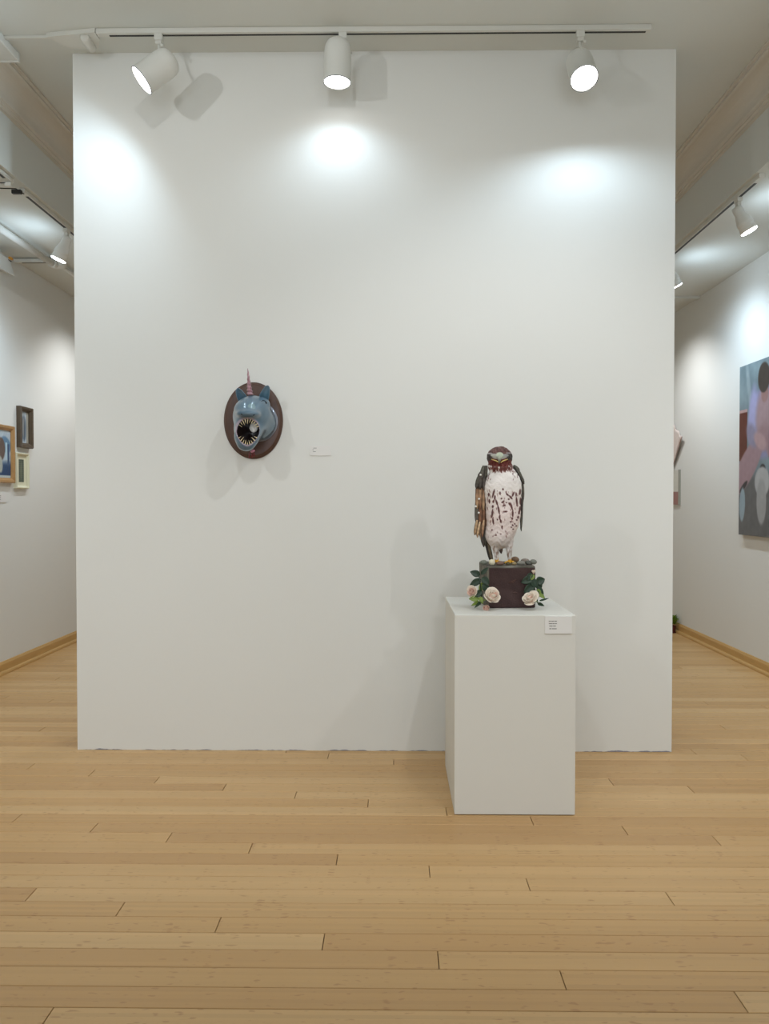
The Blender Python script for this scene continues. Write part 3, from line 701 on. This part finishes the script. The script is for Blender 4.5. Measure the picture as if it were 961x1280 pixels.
marks = [(400, 462, 60, .25), (450, 460, 22, 0), (471, 430, 16, 0), (411, 492, 30, .1), (425, 530, 45, -.35), (440, 585, 60, -.2), (472, 524, 26, .9), (480, 552, 24, 1.2), (490, 598, 30, 1.4),
         (505, 470, 24, -.8), (530, 490, 34, -.7), (548, 468, 36, .45), (575, 520, 60, -.1), (571, 470, 24, .1), (600, 450, 40, .05), (603, 520, 50, 0), (598, 580, 40, .1), (536, 560, 50, -.25), (545, 610, 50, 0), (541, 650, 16, 0),
         (400, 520, 22, .4), (395, 560, 20, 0), (392, 610, 60, .1), (398, 670, 44, -.15), (448, 640, 34, 0), (455, 670, 26, -.2), (465, 715, 24, 0), (430, 658, 10, 1.2), (530, 675, 10, .5), (545, 700, 12, 1), (560, 690, 10, 1), (572, 705, 10, 0), (535, 715, 9, 1), (548, 730, 9, 0),
         (390, 735, 9, 0), (415, 776, 9, 0), (455, 765, 7, 0), (365, 470, 24, 0), (370, 520, 30, 0), (610, 560, 36, 0), (585, 640, 20, .2), (592, 605, 26, 0), (575, 660, 12, .5), (520, 540, 20, -.3), (497, 530, 10, .3), (460, 500, 12, 0), (515, 505, 12, .4)]
for x, y, l, s_ in marks:
    X_, Y_ = f2(x, y); dash(X_, Y_, l/6.0*1.15, 1.2, s_)
for i in range(60):
    x = rng.uniform(609, 649); y = rng.uniform(612, 672)
    dash(x, y, rng.uniform(1.5, 5), rng.uniform(.4, .75), rng.uniform(-.35, .35), (118, 74, 70), rng.uniform(.35, .8))
# ragged dark red collar under the chin
for i in range(46):
    x = rng.uniform(609.5, 642); y = 584+rng.uniform(0, 5)-((x-625)/17)**2*2.5
    dash(x, y, rng.uniform(4, 8), .75, rng.uniform(-.3, .3)+(x-625)*-.02, (98, 48, 44), .85)
for i in range(20):
    dash(rng.choice([rng.uniform(604, 613), rng.uniform(637, 650)]), rng.uniform(588, 600), rng.uniform(2, 4), .5, rng.uniform(-.5, .5), (128, 92, 88), .8)
head = (PY < 583.5-((PX-625)/17)**2*3) & (V[:, 2] > h3(627, 590)[2])
sp = noise3(V, 420, 15)[:, None]
C_ = np.where(head[:, None], np.array([92, 54, 48.])+sp*28, C_)
cap_ = head & (PY < 568); C_ = np.where(cap_[:, None], np.array([92, 60, 54.])+sp*30+noise3(V, 900, 33)[:, None]*26, C_)
chin = head & (PY > 573); C_ = np.where(chin[:, None], np.array([104, 44, 38.])+sp*24, C_)
for cx_, cy_, rx_, ry_, col in ((611.5, 571.5, 4, 4.5, (60, 52, 48)), (637, 571, 4.5, 4.5, (58, 52, 48)), (624.0, 570.6, 9.5, 3.6, (160, 160, 150)), (617, 568.8, 4, 1.8, (178, 178, 170)), (631.5, 569.2, 4.2, 1.8, (150, 152, 148)), (612, 566.8, 3.4, 1.0, (168, 160, 160)), (636.0, 566.3, 3.4, 1.0, (150, 142, 142)), (624.5, 568.6, 4.4, 3.4, (190, 198, 176))):
    q = ((PX-cx_)/rx_)**2+((PY-cy_)/ry_)**2; a = (np.clip((1.2-q)/.4, 0, 1)*front*head)[:, None]; C_ = C_*(1-a)+np.array(col, float)*a
for x0 in (619.5, 636.5):
    for i in range(7): dash(x0+rng.uniform(-3.2, 3.2), rng.uniform(684, 696), rng.uniform(4, 7), .6, rng.uniform(-.1, .1), (132, 104, 84), .75)
body = mesh('body', V, Fc, M_vmatt, root, colors=np.clip(C_, 8, 255))
# beak: pale hooked bill with yellow gape lines
hb0 = hit(hawk, 624.2, 571.5, 3.6, 4.1)
tipb = h3(623.7, 580.0, 0); tipb = atY(623.7, 580.0, hb0[1]-.016)
P = [hb0+(0, .006, 0), hb0+(0, -.010, -.004), atY(623.9, 576, hb0[1]-.020), tipb]
V, Fc = tube(P, [.011, .0095, .0065, .0008], 12); V = np.array(V)
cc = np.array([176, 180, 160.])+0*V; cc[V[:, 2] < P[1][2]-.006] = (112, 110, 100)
mesh('beak', V, Fc, M_feather, root, colors=cc)
for s_ in (-1, 1):
    pts = [hit(hawk, 624.2+s_*a, b_, 3.6, 4.1)+(0, -.003, 0) for a, b_ in ((10.5, 574.0), (7, 575.2), (4, 576.2), (1.2, 578.2))]
    pts[-1] = np.array([pts[-1][0], hb0[1]-.010, pts[-1][2]])
    tag(mesh('gape', *tube(pts, [.0012, .0024, .0026, .0024], 8), M_beakY, root), 'yellow gape line')
    ey = hit(hawk, 624.2+s_*12.3, 571.2, 3.6, 4.1)
    mesh('eye', *lathe(ey+(0, -.001, 0), (s_*-.4, 1, 0), [(.0005, 0), (.0035, .001), (.005, .004), (.002, .008)], 12), bpy.data.materials['dark_glaze'], root)
# feathers
def feather(px0, py0, px1, py1, w_px, dy0, dy1, c0, c1, nm='feather', par=None, rag=0, side=0):
    A = h3(px0, py0, dy0); B = h3(px1, py1, dy1); u = B-A; L = np.linalg.norm(u); u /= L
    nrm = np.array([side*.8, -1.0, 0.1]); nrm -= u*(nrm@u); nrm /= np.linalg.norm(nrm); sd = np.cross(u, nrm); W_ = w_px*mh/2
    P = np.zeros((9, 5, 3))
    for i in range(9):
        t = i/8; wd = W_*(.55+.45*math.sin(min(t*2.2, 1)*math.pi/2))*(1 if t < .7 else max(.12, 1-((t-.7)/.3)**2*.85))
        for j in range(5):
            s_ = -1+j/2; P[i, j] = A+u*L*t+sd*wd*s_+nrm*(.004*math.sin(t*math.pi)-.003*s_*s_)
    V, Fc = sheet(P, .0022); V = np.array(V)
    t = ((V-A)@u)/L; s_ = np.abs((V-A)@sd)/W_
    c = np.array(c0, float)*(1-np.clip(t, 0, 1))[:, None]+np.array(c1, float)*np.clip(t, 0, 1)[:, None]
    c = np.where((s_ > .62)[:, None], c*.5, c); c = c*(1+.10*np.sin(t*28))[:, None]
    return recalc(mesh(nm, V, Fc, M_feather, par, colors=np.clip(c, 5, 255)))
DK, GR, TN, BR_, OL = (62, 54, 48), (92, 84, 78), (190, 158, 122), (122, 84, 60), (86, 84, 70)
# left wing (viewer's left)
def wing_base(pts, w_, dy, c, nm):
    P = [h3(a, b_, dy) for a, b_ in pts]; V, Fc = tube(P, [x*mh for x in w_], 14); V = np.array(V)
    cc = np.array(c, float)+noise3(V, 150, 17)[:, None]*12
    return mesh(nm, V, Fc, M_feather, root, colors=np.clip(cc, 5, 255))
wl = wing_base([(607, 584), (602.5, 594), (601, 612), (600.5, 640), (602, 662), (605, 680)], [2, 5.5, 7, 7, 6, 1.5], .035, (74, 64, 56), 'wing')
rows = []
for i, x in enumerate((597.5, 601.5, 605.5)): rows.append((x, 640+i*3, x-1.0+i*.6, 672+i*3, 4.6, BR_ if i != 0 else OL, DK if i == 2 else TN))
rows += [(600.5, 655, 604.5, 684, 4.6, GR, DK), (603.5, 655, 606.5, 683, 4, DK, OL)]
for i, x in enumerate((596.2, 600.5, 604.5, 608.3)): rows.append((x, 622, x-.6, 655+i*2.5, 5.2, OL if i == 0 else BR_, BR_ if i else GR))
for i, x in enumerate((596.5, 600.2, 604.2, 608.6)): rows.append((x, 604, x-.2, 636+i, 4.8, TN if i % 2 else BR_, BR_ if i % 2 else TN))
rows += [(596.2, 650, 593.2, 669, 4.0, TN, (150, 120, 88)), (599.8, 652, 596.5, 670, 3.4, (206, 176, 140), TN), (604.6, 650, 602.5, 671, 3.8, (196, 164, 128), BR_)]
rows += [(606.5, 586, 608.2, 612, 5.0, GR, DK), (603.5, 587, 605, 613, 5.4, DK, GR), (600.5, 590, 599.8, 612, 5.6, GR, DK), (598.2, 595, 595.2, 611, 4.8, OL, DK),
         (604.5, 582, 601.2, 599, 5.4, OL, GR), (607.5, 582, 606.5, 597, 5.0, GR, OL)]
for i, (a, b_, c_, d_, w_, c0, c1) in enumerate(rows):
    cv = (602-((a+c_)/2))*.0012
    feather(a, b_, c_, d_, w_, .012-i*.0012+abs(cv), .008-i*.0012+abs(cv)*1.2, c0, c1, par=wl, side=-.5)
for bx, by in ((600.6, 593.6), (598.6, 623.6), (594.6, 633.0), (598.2, 641.0)):
    p = h3(bx, by, -.032); mesh('bead', *surface_nets(lambda X, Y, Z: ell(X, Y, Z, p, (.0052, .005, .0052)), p-.008, p+.008, .0016), M_bead, wl)
# right wing
wr = wing_base([(642, 583), (648, 592), (651, 604), (652, 625), (651.5, 648), (651, 662)], [1.5, 3.2, 3.0, 2.2, 1.8, .8], .035, (78, 74, 66), 'wing')
for i, (a, b_, c_, d_, w_, c0, c1) in enumerate([(651.8, 622, 651.6, 664, 2.6, GR, OL), (653.0, 600, 654.0, 627, 3, OL, GR), (651.2, 608, 652.8, 645, 2.6, DK, GR),
        (646.5, 588, 655.2, 605, 4.8, GR, DK), (648.5, 592, 654.5, 603, 3.6, DK, OL), (642, 581.5, 649.5, 589, 4.0, OL, GR), (644, 583, 652, 597, 4.2, GR, OL)]):
    feather(a, b_, c_, d_, w_, .022-i*.002, .018-i*.002, c0, c1, par=wr, side=.5)
# tail
tl = feather(606, 672, 614, 703, 4.5, .05, .045, DK, (40, 36, 34), 'tail', root)
feather(609, 674, 615.5, 702.5, 4, .04, .038, (120, 106, 84), (110, 98, 78), par=tl)
feather(624, 672, 626.5, 692, 5, .045, .04, (110, 88, 76), (96, 76, 66), par=tl)
# feet with toes
for fx in (620.8, 637.0):
    f0 = h3(fx, 699, 0); c_ = np.array([f0[0], HY, BT])
    ft = mesh('foot', *tube([c_+(0, .004, .034), c_+(0, .002, .02), c_+(0, 0, .010), c_+(0, -.004, .007)], [.010, .009, .0095, .006], 12), M_yellow, root)
    for dx, dy in ((-.030, -.026), (-.004, -.040), (.026, -.028), (.006, .03)):
        sc_ = 1.0
        P = [c_+(0, 0, .010), c_+(dx*.5, dy*.5, .012), c_+(dx, dy, .006)]
        mesh('toe', *tube(P, [.006, .0055, .0035], 8), M_yellow, ft)
        u = np.array([dx, dy, 0]); u /= np.linalg.norm(u)
        mesh('claw', *tube([c_+(dx, dy, .006), c_+(dx, dy, .006)+u*.006+(0, 0, .001), c_+(dx, dy, .001)+u*.010], [.003, .0022, .0004], 6), M_black, ft)

# ================================================================== ROSE SPRAYS
def petal_pts(c, axis, az, R, open_, curl, lift=0):
    u, v, d = frame_of(axis); P = np.zeros((7, 7, 3))
    for i in range(7):
        t = i/6; rad = R*open_*math.sin(t*math.pi/2)*1.0; hgt = R*(1-open_*.75)*t*1.3-curl*R*max(0, t-.65)**2*5
        for j in range(7):
            s_ = -1+j/3; wd = .62*math.sin(min(1, .18+t*1.05)*math.pi*.62)*(1 if t < .8 else 1-((t-.8)/.2)**2*.25)
            a = az+s_*wd*(1.45 if open_ > .6 else 1.75)*(1-.12*t)
            rr = rad*(1-.10*s_*s_*t)+R*.05
            P[i, j] = c+(u*math.cos(a)+v*math.sin(a))*rr+d*(hgt-.10*R*s_*s_*t+lift*R)
    return P
def rose(c, axis, R, par, seed, n=3, pink=False):
    r_ = random.Random(seed); c = np.array(c, float); u, v, d = frame_of(axis)
    core = recalc(mesh('rose', *lathe(c, d, [(R*.04, -R*.15), (R*.2, 0), (R*.26, R*.35), (R*.2, R*.62), (R*.05, R*.66)], 14), M_petalp, par))
    for ring, (cnt_, op, cu) in enumerate([(3, .24, .03), (4, .44, .10), (5, .70, .25)][:n]):
        for k in range(cnt_):
            az = 2*math.pi*(k+ring*.4)/cnt_+r_.uniform(-.15, .15)
            recalc(mesh('petal', *sheet(petal_pts(c, axis, az, R*(.88+.14*ring)*r_.uniform(.85, 1.12), op*r_.uniform(.85, 1.15), cu), .0012), M_petalp if (pink and ring < 2) or (ring == 0 and k == 0) else M_petal, core))
    return core
def leaf(a, b_, wd, m, par, up_=(0, -1, .2), nm='leaf', bend=.12):
    a = np.array(a, float); b_ = np.array(b_, float); u = b_-a; L = np.linalg.norm(u); u /= L
    nrm = np.array(up_, float); nrm -= u*(nrm@u); nrm /= np.linalg.norm(nrm); sd = np.cross(u, nrm); P = np.zeros((9, 7, 3))
    for i in range(9):
        t = i/8; w_ = wd/2*max(.03, math.sin(math.pi*t**.8)**.8 if t < 1 else .03)
        for j in range(7):
            s_ = -1+j/3; P[i, j] = a+u*L*t+sd*w_*s_+nrm*(abs(s_)*w_*.35-bend*L*t*t+.02*L*math.sin(t*9)*abs(s_))
    return recalc(mesh(nm, *sheet(P, .001), m, par))
def q(px, py, Y): return atY(px, py, Y)
YB1 = 3.775
root = empty('rose_spray', (q(603, 764, 3.74)[0], 3.76, PZ), 'spray of cream artificial roses with leaves at the block\'s left corner', 'flowers', 'artificial rose sprays beside the block')
mesh('stem', *tube([q(600, 756, 3.78), q(602, 744, 3.785), q(600, 730, 3.78), q(598, 716, 3.785)], .0028, 8), M_leafD, root)
mesh('stem', *tube([q(600, 754, 3.78), q(606, 750, 3.755), q(612, 748, 3.745)], .0024, 8), M_leafL, root)
rose(q(612.5, 749.5, 3.742), (.35, -.7, .75), .056, root, 1)
rose(q(591.8, 741, 3.79), (-.5, -.8, .35), .036, root, 2, pink=True)
rose(q(607, 757.5, 3.735), (.0, -.9, -.25), .028, root, 3, 2, True)
for a, b_, w_, m in [((600, 719, 3.80), (587.6, 714.5, 3.80), .034, M_leafD), ((601, 724, 3.79), (586.8, 732.5, 3.79), .034, M_leafD),
                     ((601, 718, 3.775), (610, 709.5, 3.765), .022, M_leafD), ((602, 722, 3.775), (611.5, 730, 3.765), .036, M_leafD), ((603, 730, 3.77), (612, 741, 3.765), .034, M_leafD),
                     ((602, 738, 3.775), (594.5, 746, 3.76), .030, M_leafD), ((599, 748, 3.77), (586.2, 748.5, 3.76), .030, M_leafL), ((600, 746, 3.76), (603, 754.5, 3.74), .022, M_leafL),
                     ((601, 752, 3.75), (594, 759, 3.70), .014, M_leafD), ((599, 752, 3.77), (590, 756.5, 3.72), .016, M_leafL), ((604, 728, 3.785), (599, 740, 3.78), .026, M_leafL)]:
    leaf(q(*a), q(*b_), w_, m, root)
root = empty('rose_spray', (q(668, 762, 3.74)[0], 3.76, PZ), 'spray with one open cream rose and a bud at the block\'s right corner', 'flowers', 'artificial rose sprays beside the block')
mesh('stem', *tube([q(672, 754, 3.76), q(670, 742, 3.77), q(666, 728, 3.78), q(667.5, 717, 3.775)], .0028, 8), M_leafD, root)
mesh('stem', *tube([q(672, 752, 3.76), q(668, 752, 3.745), q(663, 751, 3.74)], .0024, 8), M_leafL, root)
rose(q(663.5, 751, 3.742), (-.35, -.7, .75), .048, root, 4)
rose(q(666.8, 716.8, 3.765), (0, -.3, 1), .019, root, 5, 2)
for a, b_, w_, m in [((666, 722, 3.77), (651.5, 728.5, 3.765), .040, M_leafD), ((667, 731, 3.77), (655, 741, 3.762), .040, M_leafD), ((665, 724, 3.77), (671.5, 735, 3.76), .036, M_leafD),
                     ((670, 728, 3.77), (681, 723.5, 3.77), .042, M_leafD), ((671, 733, 3.77), (679.5, 745, 3.76), .028, M_leafD), ((671, 727, 3.77), (677, 735.5, 3.77), .032, M_leafD),
                     ((664, 716, 3.77), (659, 726, 3.762), .026, M_leafD), ((667, 718, 3.77), (664, 725, 3.76), .020, M_leafL), ((674, 742, 3.76), (681, 748, 3.75), .018, M_leafL),
                     ((672, 736, 3.765), (675, 746.5, 3.76), .022, M_leafL), ((674, 751, 3.755), (685.5, 747.8, 3.74), .009, M_leafD), ((672, 754, 3.75), (679.5, 757, 3.71), .016, M_leafD), ((661, 736, 3.77), (668, 746, 3.762), .034, M_leafD)]:
    leaf(q(*a), q(*b_), w_, m, root)

# ================================================================== PICTURES
def painting(nx, nz, fn):
    """grid painting colours: fn(u,v) with u left-right as seen, v top-down"""
    U, Vv = np.meshgrid(np.linspace(0, 1, nx), np.linspace(0, 1, nz), indexing='ij'); return U, Vv, fn(U, Vv)
def canvas(P0, U, Vv, Nn, t, nx, nz, fn, nm, par=None, m=None):
    P0, U, Vv, Nn = map(lambda a: np.array(a, float), (P0, U, Vv, Nn)); uu, vv, C_ = painting(nx, nz, fn)
    V = P0+uu[..., None]*U+vv[..., None]*Vv+Nn*t; V = V.reshape(-1, 3); C_ = C_.reshape(-1, 3); Fc = []
    for i in range(nx-1):
        for j in range(nz-1): Fc.append((i*nz+j, (i+1)*nz+j, (i+1)*nz+j+1, i*nz+j+1))
    c = [P0, P0+U, P0+U+Vv, P0+Vv]; n0 = len(V)
    V = np.vstack([V, c, [p+Nn*t for p in c]]); ec = C_.mean(0); C_ = np.vstack([C_, np.tile(ec*.9, (8, 1))])
    for k in range(4): Fc.append((n0+k, n0+(k+1) % 4, n0+4+(k+1) % 4, n0+4+k))
    Fc.append((n0, n0+1, n0+2, n0+3))
    return mesh(nm, V, Fc, m or M_canvas, par, smooth=False, colors=np.clip(C_, 4, 255))
def E(u, v, cx, cy, rx, ry, rot=0, soft=.25):
    a = math.radians(rot); x = (u-cx)*math.cos(a)+(v-cy)*math.sin(a); y = -(u-cx)*math.sin(a)+(v-cy)*math.cos(a)
    return np.clip((1+soft/2-np.sqrt((x/rx)**2+(y/ry)**2))/soft, 0, 1)[..., None]
def over(C_, a, c): return C_*(1-a)+np.array(c, float)*a
def brush(u, v, s=1, seed=1):
    P = np.stack([u*3*s, v*3*s, u*0], -1); return noise3(P, 9, seed)[..., None]
def seated_figure(u, v):
    # canvas .94 m wide x 1.476 m tall; its far edge (u=0) is the one in view
    C_ = np.array([118, 134, 140.])+brush(u, v, 1, 3)*14+np.clip(.35-v, 0, 1)[..., None]*np.array([16, 22, 22])
    C_ = over(C_, E(u, v, .20, .14, .035, .16, -20, .9)*.5, (176, 188, 192))
    C_ = over(C_, np.clip((v-.62)/.06, 0, 1)[..., None], (98, 98, 98)); C_ = C_+brush(u, v, 2, 5)*5
    C_ = over(C_, ((v > .272) & (v < .56) & (u < .17))[..., None]*1.0, (94, 46, 34))
    C_ = over(C_, ((v > .262) & (v < .278) & (u < .17))[..., None]*1.0, (182, 150, 146))
    C_ = over(C_, E(u, v, .50, .36, .32, .20, 0, .15), (140, 138, 170))         # lilac robe
    C_ = over(C_, E(u, v, .29, .29, .085, .15, 14, .6), (166, 164, 202))
    C_ = over(C_, E(u, v, .78, .29, .085, .15, -14, .6), (142, 138, 178))
    C_ = over(C_, E(u, v, .52, .33, .17, .16, 0, .4), (166, 140, 144))           # torso
    C_ = over(C_, E(u, v, .52, .44, .15, .07, 0, .6), (154, 126, 130))
    C_ = over(C_, E(u, v, .17, .60, .36, .10, -24, .15), (156, 128, 134))        # legs
    C_ = over(C_, E(u, v, .87, .60, .36, .10, 24, .15), (152, 122, 128))
    C_ = over(C_, E(u, v, .27, .42, .12, .06, 20, .5), (140, 134, 156))
    C_ = over(C_, E(u, v, .44, .46, .13, .045, 14, .4), (176, 146, 148))
    C_ = over(C_, E(u, v, .52, .195, .07, .05), (156, 122, 118))
    C_ = over(C_, E(u, v, .50, .105, .115, .085, 0, .12), (70, 62, 56))          # dark hair
    C_ = over(C_, E(u, v, .49, .625, .06, .035), (36, 32, 34))
    C_ = over(C_, E(u, v, .48, .69, .145, .085, 0, .15), (172, 172, 172))        # pale bowl
    C_ = over(C_, E(u, v, .47, .80, .095, .13, 0, .18), (158, 158, 158))
    C_ = over(C_, E(u, v, .10, .715, .09, .018, -20), (48, 42, 42))
    C_ = over(C_, E(u, v, .075, .82, .06, .10, 8, .2), (146, 164, 174))
    return C_+brush(u, v, 4, 6)*4
cv = empty('figure_painting', (XR, 6.54, 1.11), 'large unframed painting of a person seated in a lilac robe on the right wall', 'painting')
canvas((XR-.004, 6.94, 2.585), (0, -.90, 0), (0, 0, -1.457), (-1, 0, 0), .035, 150, 180, seated_figure, 'canvas', cv)

def frame_pic(name, label, x, y0, y1, z0, z1, fwid, dep, m, fn, mat_w=0, m2=None):
    """frame on the left wall (facing +x); y0 near, y1 far"""
    e = empty(name, (x, (y0+y1)/2, z0), label, 'picture')
    # moulded frame: four mitred rails
    prof_ = [(0, 0), (0, dep*.75), (fwid*.15, dep), (fwid*.55, dep*.92), (fwid*.85, dep*.62), (fwid, dep*.55), (fwid, 0)]
    cs = [(y0, z1, 1, -1), (y1, z1, -1, -1), (y1, z0, -1, 1), (y0, z0, 1, 1)]
    for k in range(4):
        V = []
        for (yy, zz, sy, sz) in (cs[k], cs[(k+1) % 4]):
            for a, h_ in prof_: V.append((x+h_, yy+sy*a, zz+sz*a))
        n = len(prof_); Fc = [(i, (i+1) % n, n+(i+1) % n, n+i) for i in range(n)]+[tuple(range(n)), tuple(range(n, 2*n))]
        recalc(mesh('frame_rail', V, Fc, m, e, smooth=False))
    a = fwid
    if mat_w:
        g = G(); A, B, Cc, D = y0+a, y1-a, z0+a, z1-a; w1, w2 = mat_w
        g.box((x+.002, A, Cc), (x+dep*.4, A+w1, D)); g.box((x+.002, B-w1, Cc), (x+dep*.4, B, D)); g.box((x+.002, A+w1, D-w2), (x+dep*.4, B-w1, D)); g.box((x+.002, A+w1, Cc), (x+dep*.4, B-w1, Cc+w2))
        mesh('mount', *g.done(), m2, e, smooth=False)
        y0_, y1_, z0_, z1_ = A+w1, B-w1, Cc+w2, D-w2
    else: y0_, y1_, z0_, z1_ = y0+a, y1-a, z0+a, z1-a
    canvas((x+.002, y0_, z1_), (0, y1_-y0_, 0), (0, 0, z0_-z1_), (1, 0, 0), dep*.3, 50, 70, fn, 'picture', e)
    return e
def pic_gold(u, v):
    C_ = np.array([176, 190, 200.])+brush(u, v, 1, 7)*16
    C_ = over(C_, np.clip((v-.62)/.12, 0, 1)[..., None], (44, 72, 110)); C_ = over(C_, E(u, v, .80, .30, .22, .16, 25), (96, 132, 162))
    C_ = over(C_, ((u > .86) & (u < .94) & (v > .28) & (v < .75))[..., None]*1.0, (60, 84, 118))
    C_ = over(C_, ((u > .78) & (u < .86) & (v > .25) & (v < .62))[..., None]*1.0, (176, 202, 214))
    C_ = over(C_, E(u, v, .60, .40, .17, .24, 0, .15), (104, 88, 80)); C_ = over(C_, E(u, v, .56, .72, .10, .18, -8, .2), (176, 180, 172))
    C_ = over(C_, ((v > .955))[..., None]*1.0, (186, 196, 196)); return C_+brush(u, v, 5, 8)*8
def pic_brown(u, v):
    C_ = np.array([176, 186, 194.])+brush(u, v, 2, 9)*16
    C_ = over(C_, E(u, v, .42, .52, .30, .40, 0, .3), (104, 118, 132)); C_ = over(C_, E(u, v, .40, .50, .17, .30, 0, .4), (136, 138, 138))
    C_ = over(C_, E(u, v, .50, .62, .05, .34, 0, .4), (58, 76, 98)); C_ = over(C_, ((u > .72))[..., None]*.8, (150, 142, 124))
    return C_+brush(u, v, 6, 10)*12
def pic_dark(u, v):
    C_ = np.array([84, 92, 78.])+brush(u, v, 5, 11)*22; return over(C_, E(u, v, .5, .5, .2, .4, 5, .5)*.5, (130, 134, 116))
frame_pic('gold_framed_picture', 'gold framed picture of a grey head on blue, at the left photo edge', XL, 6.12, 6.600, 1.571, 2.046, .042, .035, M_gold, pic_gold)
frame_pic('brown_framed_picture', 'dark brown framed blue grey picture, uppermost of the three on the left wall', XL, 6.69, 6.92, 1.879, 2.234, .042, .045, M_brownf, pic_brown)
frame_pic('cream_framed_picture', 'small dark picture in a wide cream frame under the brown framed one', XL, 6.633, 6.865, 1.529, 1.833, .024, .03, M_cream, pic_dark, (.045, .03), M_cream)

# things at the far end of the right wall
def pic_small(u, v):
    C_ = np.array([214, 212, 200.])+brush(u, v, 3, 12)*4; C_ = over(C_, ((v > .62))[..., None]*1.0, (160, 112, 104)); return C_+brush(u, v, 5, 13)*10*(v > .6)[..., None]
e = empty('small_panel', (XR, 8.55, 1.37), 'small pale panel with a pink lower half, far end of right wall', 'picture')
canvas((XR, 8.80, 1.745), (0, -.34, 0), (0, 0, -.37), (-1, 0, 0), .02, 30, 40, pic_small, 'panel', e)
mesh('edge', *G().box((XR-.024, 8.452, 1.37), (XR, 8.462, 1.75), .001).done(), mat('grey_edge', (150, 148, 136), .6), e, smooth=False)
# pleated pale cloth cone with a lace edge, hung on the right wall
e = empty('hanging_cloth', (XR, 8.6, 1.95), 'pale cloth fan with brown lace edge hanging high at right wall\'s end', 'sculpture')
P = np.zeros((14, 16, 3)); P2 = np.zeros((14, 3, 3))
top = [(.02, 2.26), (.10, 2.10)]
for i in range(14):
    t = i/13
    for j in range(16):
        s_ = j/15; ya = 8.98-.64*s_; za = 2.44-.35*s_
        P[i, j] = (XR-.012-.012*(1+math.sin(j*1.9))*(1-t*.8)-.006*s_, ya+(8.64-ya)*t, za+(1.775-za)*t)
recalc(mesh('cloth', *sheet(P, .004), M_cloth, e))
for i in range(14):
    for j in range(3): P2[i, j] = P[i, 15]+np.array([-.004-.004*j*(1-i/13), .014-.028*j/2*(1-i/13)-.010, .0])
recalc(mesh('lace', *sheet(P2, .004), M_lace, e))
# small potted plant in the far right corner
e = empty('potted_plant', (2.978, 8.5, 0), 'small bushy green plant in a dark red pot by the right baseboard', 'plant')
mesh('pot', *lathe((2.978, 8.5, 0), (0, 0, 1), [(.036, 0), (.040, .004), (.046, .06), (.049, .072), (.045, .074), (.042, .064), (.01, .062)], 24), M_pot, e)
mesh('saucer', *lathe((2.978, 8.5, 0), (0, 0, 1), [(.050, 0.0), (.053, .004), (.053, .009), (.048, .009)], 24), M_pot, e)
for i in range(70):
    a = rng.uniform(0, 6.28); el = rng.uniform(.1, 1.4); L_ = rng.uniform(.05, .08)
    b0 = np.array([2.978, 8.5, .08])+np.array([math.cos(a)*.03, math.sin(a)*.03, rng.uniform(0, .07)])
    b1 = b0+np.array([math.cos(a)*math.cos(el), math.sin(a)*math.cos(el), math.sin(el)])*L_
    b1[0] = min(b1[0], XR-.018)
    leaf(b0, b1, .03, M_plant, e, (math.cos(a)*-.5, math.sin(a)*-.5, 1))
print('planks', cnt)
